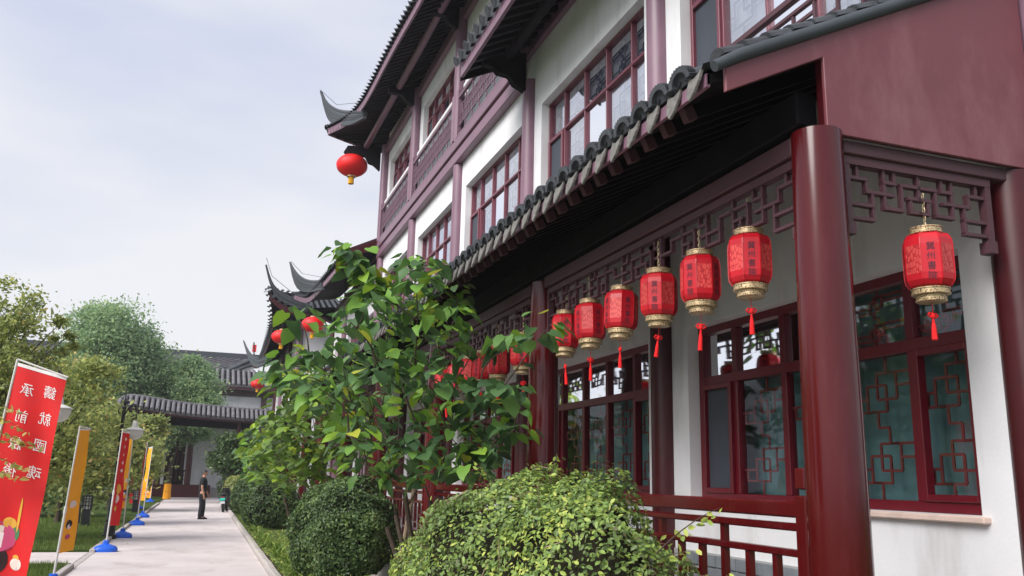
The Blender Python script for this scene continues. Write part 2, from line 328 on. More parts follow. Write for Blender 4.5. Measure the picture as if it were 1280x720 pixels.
def window(parent, x, y0, z0, h, trans, style):
    """five lights in two rows; the window is the frame, its panes, lattices, sashes and blind are sub-parts"""
    fm, lm, gl, bl = (FRAME, LATT, GLASS, CURT) if style == 'low' else (FRAMESKY, LATW, GLASSU, CURTU)
    key = (style, h, trans)
    if key not in _WC:
        M = MB(); fw, mw = (0.07, 0.07) if style == 'low' else (0.032, 0.028); tw = .042 if style == 'low' else .020
        M.box(0, .10, 0, fw, 0, h); M.box(0, .10, WIN_W - fw, WIN_W, 0, h); M.box(0, .10, fw, WIN_W - fw, 0, fw); M.box(0, .10, fw, WIN_W - fw, h - fw, h)
        M.box(.005, .095, fw, WIN_W - fw, trans - tw, trans + tw)
        parts = []; a = 0
        for i, wd in enumerate(LIGHTS):
            l0 = a + (fw if i == 0 else mw / 2); l1 = a + wd - (fw if i == 4 else mw / 2); a += wd
            if i < 4:
                M.box(.01, .09, a - mw / 2, a + mw / 2, fw, trans - tw); M.box(.01, .09, a - mw / 2, a + mw / 2, trans + tw, h - fw)
            for (u0, u1, row) in ((fw, trans - tw, 0), (trans + tw, h - fw, 1)):
                sash = row == 0 and (i == 4 or (i == 0 and style == 'low'))
                mw_, mh_ = l1 - l0, u1 - u0
                if sash:
                    S = MB(); t = .045
                    S.box(-.02, .05, 0, t, 0, mh_); S.box(-.02, .05, mw_ - t, mw_, 0, mh_); S.box(-.02, .05, t, mw_ - t, 0, t); S.box(-.02, .05, t, mw_ - t, mh_ - t, mh_)
                    parts.append(('sash', S.mesh('sash', fm, False, .004), (0, l0, u0)))
                if sash and i == 4: parts.append(('insect_screen', MB().box(.02, .03, .046, mw_ - .046, .046, mh_ - .046).mesh('insect_screen', SCREEN), (0, l0, u0)))
                else:
                    parts.append(('pane', MB().add([(.05, .001, .001), (.05, mw_ - .001, .001), (.05, mw_ - .001, mh_ - .001), (.05, .001, mh_ - .001)], [(0, 3, 2, 1)]).mesh('pane', gl), (0, l0, u0)))
                    parts.append(('lattice', lattice_mesh(mw_, mh_, lm), (.062, l0, u0)))
        parts.append(('blind', MB().box(.30 if style == 'low' else .11, .31 if style == 'low' else .12, -.05, WIN_W + .05, -.05, h + .05).mesh('blind', bl), (0, 0, 0)))
        _WC[key] = (M.mesh('window', fm, False, .004), parts)
    me, parts = _WC[key]
    wdw = put('window', me, (x, y0, z0), parent)
    for nm, pm, off in parts: put(nm, pm, (x + off[0], y0 + off[1], z0 + off[2]), wdw)
    return wdw

Z0 = 0.50                                      # veranda floor
def hall_body():
    W = MB(); xb = 4.85
    W.box(XW, xb, YC[0] - .02, YC[0] + .36, Z0, 8.3)
    for k in range(5):
        a = YC[k] + .36; b = a + WIN_W; e = YC[k + 1] + .36 if k < 4 else YC[5] + .05
        W.box(XW, xb, a, b, Z0, 1.50); W.box(XW, xb, a, b, 3.12, 5.0); W.box(XW, xb, a, b, 7.20, 8.3); W.box(XW, xb, b, e, Z0, 8.3)
        if k >= 2: W.box(XW, xb, a, b, 8.3, 9.36); W.box(XW, xb, a, b, 10.56, 11.7); W.box(XW, xb, b, e, 8.3, 11.7)
    W.box(XW, xb, YC[2] - .1, YC[2] + .36, 8.3, 11.7)
    W.box(xb, 13, YC[0], YC[0] + .3, 0, 8.3); W.box(xb, 13, YC[5] - .25, YC[5] + .05, 0, 11.7); W.box(xb, 13, YC[2] - .1, YC[2] + .2, 8.3, 11.7)
    W.box(12.7, 13, YC[0] + .3, YC[5] - .25, 0, 8.3)
    W.build('wall', WHITE, hall)
    for k in range(5):
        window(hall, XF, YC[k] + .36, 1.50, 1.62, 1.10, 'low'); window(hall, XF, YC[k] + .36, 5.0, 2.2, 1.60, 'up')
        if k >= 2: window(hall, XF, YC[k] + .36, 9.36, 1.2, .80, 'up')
        bx('window_sill', 4.27, XF - .002, YC[k] + .30, YC[k] + .42 + WIN_W, 1.456, 1.498, STONE, hall, .008)
        if k >= 2: bx('window_sill', 4.22, XF - .002, YC[k] + .30, YC[k] + .42 + WIN_W, 9.27, 9.355, WHITE, hall, .008)
    for k, yc in enumerate(YC):
        MB().lathe([(.135, Z0), (.135, 4.6 if k else 3.5)], 20, (4.31 if k else 4.42, yc if k else 3.63, 0)).build('column', PAINTD, hall, True)
        MB().lathe([(.135, 4.61), (.13, 7.75)], 20, (4.31, yc if k else 3.80, 0)).build('column', MAUVE, hall, True)
        if k >= 2: MB().lathe([(.125, 8.24), (.12, 11.2)], 20, (4.25, yc, 0)).build('column', MAUVE, hall, True)
    MB().lathe([(.20, 0), (.20, 8.2)], 24, (4.74, 3.52, 0)).build('column', MAUVE, hall, True)
    # grey brick plinth, brick by brick in the two nearest bays
    pl = MB().box(4.312, XW + .001, YC[0] + .14, YC[5] - .14, Z0, 1.05).build('plinth', MORTAR, hall)
    bm_ = MB().box(-.012, .012, -.145, .145, 0, .098).mesh('brick', BRICKM, False, .004)
    for k in (0, 1):
        for r in range(5):
            t = YC[k] + .145 + (.15 if r % 2 else 0) + .15
            while t < YC[k + 1] - .29: put('brick', bm_, (4.304 + random.uniform(-.003, .003), t, Z0 + .006 + r * .108), pl); t += .301
    # third-floor slab and its stepped fascia
    bx('slab_fascia', 4.18, 4.329, 11.95, 24.05, 7.77, 7.99, MAUVE, hall, .012)
    bx('slab_fascia', 4.20, 4.329, 11.95, 24.03, 7.99, 8.03, PAINTD, hall, 0)
    bx('slab_fascia', 4.15, 4.329, 11.95, 24.05, 8.03, 8.24, MAUVE, hall, .012)
    bx('wall_beam', 4.24, 4.329, 3.5, 12.0, 8.20, 8.42, MAUVE, hall, .01)
    bx('wall_beam', 4.22, 4.329, 11.7, 23.9, 10.93, 11.2, MAUVE, hall, .01)
    bx('tie_beam', 4.16, 4.30, YC[1] - 3.6, YC[1] - .14, 5.42, 5.47, FRET, hall, .005) if False else None
hall_body()

def fret_segments(L, top, unit, rows):
    """stepped key fret, mirrored about its middle, deeper at both ends; rows are heights from the top down"""
    r0, r1, r2, r3, r4 = rows; S = []
    half = L / 2; n = max(1, int(half / (unit * 4))); u = half / (n * 4 + 0.0001)
    def both(t0, z0, t1, z1):
        S.append((t0, z0, t1, z1)); S.append((L - t0, z0, L - t1, z1))
    for i in range(n):
        c = i * 4 * u; dp = r4 if i == 0 else r3
        both(c, r1, c + u, r1); both(c + u, r1, c + u, r2); both(c + u, r2, c + 2.5 * u, r2); both(c + 2 * u, r0, c + 2 * u, r3)
        both(c, r3, c + u * 1.3, r3) if i == 0 else both(c, r2, c, r3)
        both(c + 2 * u, r3, c + 3 * u, r3); both(c + 3 * u, r3, c + 3 * u, r1); both(c + 3 * u, r1, c + 4 * u, r1); both(c + 2.6 * u, r0, c + 2.6 * u, r1); both(c + 2 * u, r1, c + 2.6 * u, r1)
        both(c + 4 * u, r0, c + 4 * u, r2); both(c + 3.4 * u, r2, c + 4 * u, r2); both(c + 3.5 * u, r2, c + 3.5 * u, r3); both(c + 3.5 * u, r3, c + 4 * u, r3)
        if i == 0: both(c + 1.3 * u, r2, c + 1.3 * u, r4); both(0, r4, c + 1.3 * u, r4); both(c + .5 * u, r1, c + .5 * u, r0)
        elif i % 2: both(c + u, r2, c + u, r3); both(c + u, r3, c + 2 * u, r3)
    return S
def fret_panel(parent, axis, fixed, a0, a1, rows, m=None, depth=.036, th=.019, unit=.125, name='fret_panel', joined=False):
    m = m or FRET
    M = MB()
    def B(mb, t0, t1, z0, z1, d):
        if axis == 'y': mb.box(fixed - d / 2, fixed + d / 2, t0, t1, z0, z1)
        else: mb.box(t0, t1, fixed - d / 2, fixed + d / 2, z0, z1)
    fw = .04
    B(M, a0, a1, rows[0], rows[0] + .05, .06); B(M, a0, a0 + fw, rows[4] - .03, rows[0], .055); B(M, a1 - fw, a1, rows[4] - .03, rows[0], .055)
    B(M, a0 - .005, a0 + .055, rows[4] - .10, rows[4] - .03, .07); B(M, a1 - .055, a1 + .005, rows[4] - .10, rows[4] - .03, .07)
    if joined:
        for t0, z0, t1, z1 in fret_segments(a1 - a0 - 2 * fw, rows[0], unit, rows):
            t0 += a0 + fw; t1 += a0 + fw
            if abs(z0 - z1) < 1e-6: B(M, min(t0, t1), max(t0, t1), z0 - th / 2, z0 + th / 2, depth)
            else: B(M, t0 - th / 2, t0 + th / 2, min(z0, z1), max(z0, z1), depth - .004)
    p = M.build(name, m, parent)
    if not joined:
        for t0, z0, t1, z1 in fret_segments(a1 - a0 - 2 * fw, rows[0], unit, rows):
            t0 += a0 + fw; t1 += a0 + fw
            if abs(z0 - z1) < 1e-6: s0, s1, q0, q1, d = min(t0, t1) - th / 2, max(t0, t1) + th / 2, z0 - th / 2, z0 + th / 2, depth
            else: s0, s1, q0, q1, d = t0 - th / 2, t0 + th / 2, min(z0, z1), max(z0, z1), depth - .006
            if axis == 'y': cb('fret_bar', fixed - d / 2, fixed + d / 2, s0, s1, q0, q1, m, p)
            else: cb('fret_bar', s0, s1, fixed - d / 2, fixed + d / 2, q0, q1, m, p)
    return p
def key_grid(mb, x, a0, a1, z0, z1, th, d, cell):
    """small interlocking key lattice, used where the bars are too small to pick apart"""
    n = max(2, int((a1 - a0) / cell)); c = (a1 - a0) / n; rows = 4; hz = (z1 - z0) / rows
    H = lambda t0, t1, z: mb.box(x - d / 2, x + d / 2, t0, t1, z - th / 2, z + th / 2)
    V = lambda t, q0, q1: mb.box(x - d / 2 + .002, x + d / 2 - .002, t - th / 2, t + th / 2, q0, q1)
    for i in range(n):
        t = a0 + i * c
        V(t, z0, z1) if i % 2 == 0 else V(t, z0 + hz, z1 - hz)
        H(t, t + c * (1 if i % 2 else .6), z0 + hz); H(t + c * .4, t + c, z0 + 2 * hz); H(t, t + c * (.6 if i % 2 else 1), z0 + 3 * hz); V(t + c * .6, z0 + hz, z0 + 2 * hz); V(t + c * .4, z0 + 2 * hz, z0 + 3 * hz)
def balustrades():
    for k in range(5):                         # second floor: rails and newels show above the veranda roof
        a, b = YC[k] + .135, YC[k + 1] - .135; x = 4.20
        r = bx('balustrade', x - .03, x + .03, a, b, 5.50, 5.56, FRET, hall)
        for t in (a + .05, b - .05): bx('newel', x - .05, x + .05, t - .05, t + .05, 4.6, 5.74, MAUVE, r, .01)
        bx('rail', x - .025, x + .025, a, b, 4.75, 4.80, FRET, r); bx('rail', x - .02, x + .02, a, b, 5.38, 5.42, FRET, r)
        if k == 0:
            for s in range(14):
                t = a + .2 + s * (b - a - .4) / 13; cb('fret_bar', x - .012, x + .012, t - .014, t + .014, 4.8, 5.38, FRET, r)
                if s < 13: q = 4.95 + (s % 3) * .15; cb('fret_bar', x - .014, x + .014, t + .014, t + (b - a - .4) / 13 - .014, q, q + .026, FRET, r)
                if s < 13: q = 5.28 - (s % 2) * .12; cb('fret_bar', x - .013, x + .013, t + .014, t + (b - a - .4) / 13 - .014, q, q + .026, FRET, r)
    for k in (2, 3, 4):                        # third floor
        a, b = YC[k] + .13, YC[k + 1] - .13; x = 4.20
        r = bx('balustrade', x - .03, x + .03, a, b, 9.10, 9.16, MAUVE, hall)
        for t in (a + .05, b - .05): bx('newel', x - .05, x + .05, t - .05, t + .05, 8.24, 9.3, MAUVE, r, .01)
        bx('rail', x - .025, x + .025, a, b, 8.27, 8.32, MAUVE, r)
        M = MB(); key_grid(M, x, a + .1, b - .1, 8.32, 9.10, .019, .025, .21); stuff(M.build('fret_panel', MAUVE, r))
        cb('shade_backing', 4.31, 4.326, a, b, 8.24, 9.2, BRICKM, r)  # grey sheet before the white wall, painted-in shade behind the fret
    a, b = YC[2] - .9, YC[2] - .13
balustrades()

# ------------------------------------------------------------------ tiled roofs with fascia, rafters and eave tiles
def resample(pts, n):
    pts = [Vector(p) for p in pts]; d = [0]
    for i in range(1, len(pts)): d.append(d[-1] + (pts[i] - pts[i - 1]).length)
    out = []; j = 0
    for i in range(n):
        t = d[-1] * i / (n - 1)
        while j < len(d) - 2 and d[j + 1] < t: j += 1
        f = (t - d[j]) / max(1e-9, d[j + 1] - d[j]); out.append(pts[j].lerp(pts[j + 1], min(1, max(0, f))))
    return out
def smooth_pts(pts, it=2):
    pts = [Vector(p) for p in pts]
    for _ in range(it):
        q = [pts[0]]
        for i in range(len(pts) - 1): q += [pts[i].lerp(pts[i + 1], .25), pts[i].lerp(pts[i + 1], .75)]
        pts = q + [pts[-1]]
    return pts
def tiled_roof(parent, eave, inner, top, sp=.25, fh=.18, fmat=None, tmat=None, rafters=True, rad=.072, soff=True):
    """eave: lower edge of the fascia; inner: where the soffit meets the wall; top: upper edge of the tiled slope"""
    fmat = fmat or MAUVE; tmat = tmat or TILE
    L = sum((Vector(eave[i + 1]) - Vector(eave[i])).length for i in range(len(eave) - 1)); n = int(L / sp) + 1
    E, I, T = resample(eave, n), resample(inner, n), resample(top, n); up = Vector((0, 0, 1))
    Et = [p + up * fh for p in E]
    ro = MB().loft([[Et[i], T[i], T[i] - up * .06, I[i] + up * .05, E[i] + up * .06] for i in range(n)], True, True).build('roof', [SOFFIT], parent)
    def outv(i): v = (E[i] - I[i]); v.z = 0; return v.normalized()
    MB().loft([[E[i], Et[i], Et[i] - outv(i) * .04, E[i] - outv(i) * .04] if False else [E[i] + outv(i) * .03, Et[i] + outv(i) * .03, Et[i] - outv(i) * .02, E[i] - outv(i) * .02] for i in range(n)], True, True).build('fascia', fmat, ro)
    for i in range(n):
        o = outv(i); side = o.cross(up)
        a = Et[i] + o * .10 + up * .05; b = T[i] + up * .05
        dd = (b - a).normalized(); nn = side.cross(dd); nn = nn if nn.z > 0 else -nn
        M = MB(); ring = lambda c: [c + (side * math.cos(math.pi * j / 6) + nn * math.sin(math.pi * j / 6)) * rad for j in range(7)]
        M.loft([ring(a), ring(b)], True, True)
        M.lathe([(.001, 0), (rad * 1.1, 0), (rad * 1.1, .012)], 10); k = len(M.v) - 30    # round end cap turned to face outwards
        for q in range(k, len(M.v)):
            v = Vector(M.v[q]); M.v[q] = tuple(a + side * v.x + nn * (v.y + rad * .2) - dd * (v.z + .004))
        c = a + side * (sp / 2); w = sp * .34                          # drip tile
        if i < n - 1: M.add([c - side * w, c + side * w, c + side * w * .7 - nn * .07 + o * .02, c - nn * .12 + o * .03, c - side * w * .7 - nn * .07 + o * .02],[(0, 1, 2, 3, 4)])
        M.build('tile_row', tmat, ro)
    if rafters:
        for i in range(0, n):
            if i < n - 1:
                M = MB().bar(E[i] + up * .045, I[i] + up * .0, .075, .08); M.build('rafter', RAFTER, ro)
    return ro
def ridge(parent, top, bottom, th=.10, m=None, name='hip_ridge'):
    """upturned ridge: a slab whose upper and lower edges are the given curves"""
    n = 16; A, B = resample(top, n), resample(bottom, n); rings = []
    for i in range(n):
        d = (A[min(i + 1, n - 1)] - A[max(i - 1, 0)]); d.z = 0; s = Vector((0, 0, 1)).cross(d).normalized() * (th / 2 * (1 - .55 * (i / (n - 1)) ** 2)); h = A[i] - B[i]
        rings.append([B[i] - s, B[i] + s, B[i] + h * .55 + s * .8, B[i] + h * .62 + s * 1.25, A[i] - h * .12 + s * 1.25, A[i] + s * .7, A[i] - s * .7, A[i] - h * .12 - s * 1.25, B[i] + h * .62 - s * 1.25, B[i] + h * .55 - s * .8])
    r = MB().loft(rings, True, True).build(name, m or RIDGE, parent, True)
    for f, rr in ((.0, .045), (.30, .03), (.55, .025)): MB().tube([A[i].lerp(B[i], f) for i in range(n)], [rr * (1 - .6 * i / (n - 1)) + th * .42 * (1 - .55 * (i / (n - 1)) ** 2) for i in range(n)], 6).build('ridge_course', TILE, r, True)
    return r
def rayX(px, py, X): return onX(px, py, X)

# eave over the two nearest bays (second floor), ends beside the third column
nr = tiled_roof(hall, [(3.30, y, 7.82) for y in (2.6, 12.07)], [(4.34, y, 8.40) for y in (2.6, 12.07)], [(7.6, y, 10.15) for y in (2.6, 12.07)], .27, .2)
MB().prism([(3.28, 7.78), (4.4, 8.33), (4.4, 8.60), (3.28, 8.06)], 'y', 12.08, 12.13).build('barge_board', SOFFIT, nr, False, .005)
MB().prism([(4.2, 7.55), (4.2, 8.2), (3.5, 8.0), (3.5, 7.88), (3.66, 7.86), (3.74, 7.78), (3.92, 7.76), (4.0, 7.64)], 'y', YC[2] - .07, YC[2] + .07).build('bracket', SOFFIT, nr, False, .01)
# great upturned eave over the third floor
eD = [(3.2, 11.9, 10.62), (3.2, 14.7, 10.65), (3.2, 17.0, 10.93), (3.2, 18.8, 11.08), (3.2, 20.4, 11.18), (3.18, 22.0, 11.33), (3.05, 23.4, 11.50), (2.70, 25.1, 11.82)]
iD = [(4.3, 11.9, 11.3), (4.3, 14.7, 11.3), (4.3, 17.0, 11.35), (4.3, 18.8, 11.4), (4.3, 20.4, 11.45), (4.3, 22, 11.5), (4.3, 23.0, 11.55), (4.3, 23.8, 11.6)]
tD = [(7.5, 11.9, 13.2), (7.5, 14.7, 13.2), (7.5, 17, 13.2), (7.3, 18.8, 13.1), (6.9, 20.4, 13.0), (5.9, 22, 12.7), (4.6, 23.4, 12.4), (2.75, 25.15, 12.0)]
rD = tiled_roof(hall, smooth_pts(eD), smooth_pts(iD), smooth_pts(tD), .24, .2)
eD2 = [(2.70, 25.15, 11.82), (3.6, 24.95, 11.5), (5.0, 24.85, 11.3), (8, 24.85, 11.2)]
tiled_roof(hall, smooth_pts(eD2), [(4.3, 23.85, 11.6), (4.8, 23.8, 11.55), (6, 23.8, 11.5), (8, 23.8, 11.5)], [(2.75, 25.1, 12.02), (4.6, 23.4, 12.4), (6.2, 22, 12.8), (8, 21, 13.1)], .26, .2)
ridge(rD, smooth_pts([rayX(456, 141, 3.25), rayX(442, 142, 3.1), rayX(425, 140, 2.95), rayX(412, 133, 2.75), rayX(405, 124, 2.62), rayX(401, 114, 2.5)]),
      smooth_pts([rayX(456, 148, 3.25), rayX(442, 156, 3.1), rayX(428, 158, 2.95), rayX(412, 154, 2.78), rayX(405, 134, 2.64), rayX(401, 116, 2.5)]))
MB().tube([rayX(400, 112, 2.5), rayX(421, 131, 2.9), rayX(452, 128, 3.2)], .008, 4).build('lightning_wire', BLACK, rD)
MB().prism([(4.2, 10.6), (4.2, 11.35), (3.2, 11.25), (3.1, 11.05), (3.22, 10.93), (3.5, 11.0), (3.75, 10.98), (3.85, 10.8), (4.0, 10.76)], 'y', YC[5] + .55, YC[5] + .70).build('bracket', RAFTER, rD, False, .01)
for k in (3, 4): MB().prism([(4.2, 10.7), (4.2, 11.25), (3.5, 11.1), (3.5, 10.98), (3.85, 10.95), (3.95, 10.8)], 'y', YC[k] - .07, YC[k] + .07).build('bracket', RAFTER, rD, False, .01)
MB().tube([(3.75, 11.9, 10.98), (3.75, 18, 11.1), (3.75, 24.3, 11.3)], .085, 10).build('eave_purlin', MAUVE, rD, True)
MB().tube([(3.9, 3.2, 8.1), (3.9, 12.0, 8.1)], .085, 10).build('eave_purlin', RAFTER, nr, True)

# ------------------------------------------------------------------ veranda along the hall
ver = tag(empty('veranda', (3.0, 13.6, 0)), 'deep red veranda with glossy columns, fretwork and grey tiled lean-to roof', 'veranda')
XV = 3.0
def veranda():
    bx('floor', 2.72, XW - .002, 3.1, 23.7, 0.0, Z0 - .004, KERB, ver, .01)
    for k, yc in enumerate(YC):
        MB().lathe([(.20, Z0), (.21, Z0 + .05), (.19, Z0 + .13), (.165, Z0 + .14)], 24, (XV, yc, 0)).build('column_base', KERB, ver, True)
        MB().lathe([(.152, Z0 + .14), (.148, 2.0), (.134, 3.53)], 32, (XV, yc, 0)).build('column', PAINT, ver, True)
    for k in range(5):
        a, b = YC[k] + .14, YC[k + 1] - .14
        bx('beam', XV - .06, XV + .06, a, b, 3.45, 3.56, FRET, ver, .008)
        fret_panel(ver, 'y', XV, a + .002, b - .002, (3.39, 3.325, 3.25, 3.17, 3.08), unit=.118)
    fret_panel(ver, 'x', YC[0], XV + .15, 4.20, (3.38, 3.31, 3.24, 3.16, 3.08), unit=.12)
    bx('beam', XV + .14, 4.5, YC[0] - .05, YC[0] + .05, 3.43, 3.505, FRET, ver, .006)
    bx('purlin', XV - .07, XV + .07, YC[0] + .06, 23.7, 3.60, 3.80, SOFFIT, ver, .01)
    # roof
    zr = lambda x: 3.755 + .49 * (x - 2.4)
    y0, y1 = 3.66, 23.72
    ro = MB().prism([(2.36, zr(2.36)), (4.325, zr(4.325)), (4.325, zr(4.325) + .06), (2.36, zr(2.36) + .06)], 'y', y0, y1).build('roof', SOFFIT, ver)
    bx('eave_board', 2.352, 2.375, y0, y1, 3.725, 3.80, MAUVE, ro, 0)
    sl = math.atan(.49); ln = (4.3 - 2.44) / math.cos(sl)
    rm = MB().box(.06, ln, -.028, .028, -.080, 0).mesh('rafter', SOFFIT, False, .004); rt = MB().box(-.012, .06, -.030, .030, -.085, 0).mesh('rafter_tip', FRET, False, .004)  # rafters near-black behind their tips, eave shade put into the colour
    n = int((y1 - y0) / .2385)
    arch = MB(); T = 13; ro_, ri = .118, .074                          # serrated cap tile, an arch with toothed rim
    ring = []
    for j in range(T * 2 + 1):
        t = math.pi * j / (T * 2); rr = ro_ * (1.0 if j % 2 else .91)
        ring.append([(-.012, -math.cos(t) * ri, math.sin(t) * ri * .8), (-.012, -math.cos(t) * rr, math.sin(t) * rr * .8), (.035, -math.cos(t) * rr, math.sin(t) * rr * .8), (.035, -math.cos(t) * ri, math.sin(t) * ri * .8)])
    arch.loft(ring, True, True); am = arch.mesh('cap_tile', TILE)
    tong = MB(); pts = [(-.066, .03), (-.045, .005), (0, -.008), (.045, .005), (.066, .03), (.060, -.045), (.036, -.110), (.0, -.150), (-.036, -.110), (-.060, -.045)]
    prof = lambda z: -.028 + .10 * z                                   # leans outwards at the foot
    tong.add([(.25 * p[1] + .0 * abs(p[0]) , p[0], p[1]) for p in pts] + [(.25 * p[1] + .022, p[0], p[1]) for p in pts],
             [tuple(range(10)), tuple(range(19, 9, -1))] + [(i, i + 10, (i + 1) % 10 + 10, (i + 1) % 10) for i in range(10)])
    tm = tong.mesh('drip_tile', TILEP, False, .004)
    row = MB(); hh = lambda x, r: [(x, -r * math.cos(math.pi * j / 8), r * math.sin(math.pi * j / 8) * .8) for j in range(9)]
    seg = 9
    for s in range(seg):
        a = .0 + s * ln / seg; row.loft([hh(a, .098), hh(a + ln / seg + .01, .090)], True, True)
    rowm = row.mesh('tile_row', TILE)
    pan = MB().loft([[(x, -.10, .03), (x, -.05, .0), (x, 0, -.008), (x, .05, 0), (x, .10, .03)] for x in (0, ln)]).mesh('pan_row', TILE)
    for i in range(n):
        yy = y0 + .07 + i * .2385
        put('drip_tile', tm, (2.325 + random.uniform(-.006, .006), yy, 3.80 + random.uniform(-.006, .006)), ro, (random.uniform(-.05, .05), random.uniform(-.05, .05), random.uniform(-.05, .05)))
        yc = yy + .119
        put('cap_tile', am, (2.315 + random.uniform(-.006, .006), yc, 3.815 + random.uniform(-.005, .006)), ro, (random.uniform(-.06, .06), -sl * .4, 0))
        put('tile_row', rowm, (2.34, yc, 3.815), ro, (0, -sl, random.uniform(-.003, .003)))
        put('pan_row', pan, (2.33, yy, 3.81), ro, (0, -sl, 0))
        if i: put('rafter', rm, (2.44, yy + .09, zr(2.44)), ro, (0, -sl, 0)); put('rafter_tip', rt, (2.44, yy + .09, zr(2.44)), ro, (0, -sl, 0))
    # gable end
    zb = lambda x: zr(x) + .055
    MB().prism([(2.37, 3.63), (3.0, 3.947), (3.0, 3.507), (4.515, 3.507), (4.515, zb(4.515)), (2.37, zb(2.37))], 'y', 3.505, 3.53).build('gable_board', GABLE, ver, False, .004)
    MB().prism([(3.02, 3.54), (4.32, 3.54), (4.32, zr(4.32) - .01), (3.02, zr(3.02) - .01)], 'y', 3.531, 3.60).build('gable_core', PAINTD, ver)
    M = MB(); prev = None
    M.tube([(2.30, 3.50, zb(2.30) - .005), (2.45, 3.50, zb(2.45) + .01), (4.6, 3.50, zb(4.6) + .01)], [.030, .036, .038], 12); M.build('verge_tile', RIDGE, ver, True)
    vm = MB().loft([[(x, -.07 * math.cos(math.pi * j / 6), .05 * math.sin(math.pi * j / 6)) for j in range(7)] for x in (0, .145)], True, True).mesh('verge_cap', TILE)
    for i in range(14):
        x = 2.36 + i * .15; put('verge_cap', vm, (x, 3.56, zb(x) + .055 + random.uniform(-.004, .004)), ver, (random.uniform(-.05, .05), -sl + .10, random.uniform(-.06, .06)))
    # railings between the front columns
    vb = MB().box(-.019, .019, -.022, .022, 0, 1).mesh('bar', PAINT, False, .004)
    for k in range(5):
        a, b = YC[k] + .165, YC[k + 1] - .165
        r = bx('railing', XV - .055, XV + .055, a, b, 1.485, 1.57, PAINT, ver, .01)
        bx('rail', XV - .035, XV + .035, a, b, 1.415, 1.455, PAINT, r, .008); bx('rail', XV - .03, XV + .03, a, b, 1.283, 1.320, PAINT, r, .006)
        bx('rail', XV - .03, XV + .03, a, b, .60, .64, PAINT, r, .006)
        for t in (a + .04, b - .04):
            bx('newel', XV - .07, XV + .07, t - .045, t + .045, Z0, 1.60, PAINT, r, .008); bx('newel_cap', XV - .066, XV + .066, t - .04, t + .04, 1.63, 1.74, PAINT, r, .008)
        w = (b - a - .18); m_ = 14
        for s in range(m_ + 1):
            t = a + .09 + w * s / m_
            zt, z_ = (1.283, .64) if s % 3 else (1.415, .64)
            if s % 3 == 1: z_ = 1.02
            cb('bar', XV - .019, XV + .019, t - .02, t + .02, z_, zt - (.0 if s % 3 else .0), PAINT, r)
            if s < m_:
                t2 = a + .09 + w * (s + 1) / m_
                q = (1.02, 1.10, .90)[s % 3]
                cb('bar', XV - .017, XV + .017, t + .02, t2 - .02, q, q + .036, PAINT, r)
                if s % 3 == 0: cb('bar', XV - .017, XV + .017, t + .02, t2 - .02, .76, .796, PAINT, r)
    return ro
veranda()

# ------------------------------------------------------------------ hexagonal palace lanterns
def lantern_meshes():
    n = 8; rot = math.pi / n
    P = [(.085, .0), (.118, .012), (.136, .040), (.140, .075), (.140, .235), (.136, .270), (.118, .298), (.085, .310)]
    B = MB(); B.lathe(P, n, (0, 0, .075), rot)
    for i in range(len(P) - 1):
        for j in range(n): B.mi[i * n + j] = 1 if (2 < i < 4 and j % 2) else 0
    body = B.mesh('lantern_body', [SILK, SILKP], False, .004)
    ribs = MB()
    for j in range(n):
        t = rot + 2 * math.pi * j / n; ribs.tube([(r * 1.005 * math.cos(t), r * 1.005 * math.sin(t), z + .075) for r, z in P], .0035, 4)
    ribs = ribs.mesh('rib', SILK)
    ring = lambda r, z0, z1: MB().lathe([(r * .96, z0), (r * 1.04, z0 + .004), (r * 1.04, z0 + .008), (r, z0 + .012), (r, z1 - .012), (r * 1.04, z1 - .008), (r * 1.04, z1 - .003), (r * .96, z1)], 24)
    top = ring(.092, .383, .425).mesh('top_collar', GOLD, True)
    bot = MB(); bot = ring(.105, .038, .078); b2 = ring(.084, .0, .038); bot.add(b2.v, b2.f); bot = bot.mesh('bottom_collar', GOLD, True)
    ch = MB()
    for i in range(9):
        z = .425 + i * .022; a = Vector((1, 0, 0)) if i % 2 else Vector((0, 1, 0))
        ch.tube([Vector((0, 0, z + .015)) + (a * math.cos(t) * .008 + Vector((0, 0, 1)) * math.sin(t) * .016) for t in [2 * math.pi * q / 8 for q in range(9)]], .0022, 4, False)
    ch.tube([(-.09, 0, .420), (0, 0, .43), (.09, 0, .420)], .003, 4); ch = ch.mesh('chain', GOLDRIM)
    TX = MB()
    for j in range(0, n, 2):
        t = 2 * math.pi * (j + 1) / n; nx = Vector((math.cos(t), math.sin(t), 0)); tx = Vector((-math.sin(t), math.cos(t), 0)); ap = .140 * math.cos(math.pi / n) + .0015
        for q, c in enumerate('冀州書院'):
            vs_, fs = glyph(c, .050); z = .295 - q * .055
            TX.add([nx * ap + tx * u + Vector((0, 0, z + v)) for u, v in vs_], fs)
    TX = TX.mesh('lettering', INK)
    co = MB().tube([(0, 0, 0), (.002, 0, -.07)], .0022, 4).mesh('cord', TASSEL)
    kn = MB()
    for s in (-1, 1): kn.tube([(0, 0, -.075), (0, s * .022, -.068), (0, s * .034, -.082), (0, s * .018, -.096), (0, 0, -.088)], .006, 6)
    kn.lathe([(.002, -.108), (.012, -.098), (.016, -.086), (.012, -.072), (.002, -.064)], 8); kn = kn.mesh('knot', TASSEL, True)
    ta = MB().lathe([(.003, -.105), (.009, -.115), (.007, -.125), (.013, -.15), (.017, -.235), (.004, -.237)], 9).mesh('tassel', TASSEL)
    return body, ribs, top, bot, ch, TX, co, kn, ta
LM = lantern_meshes()
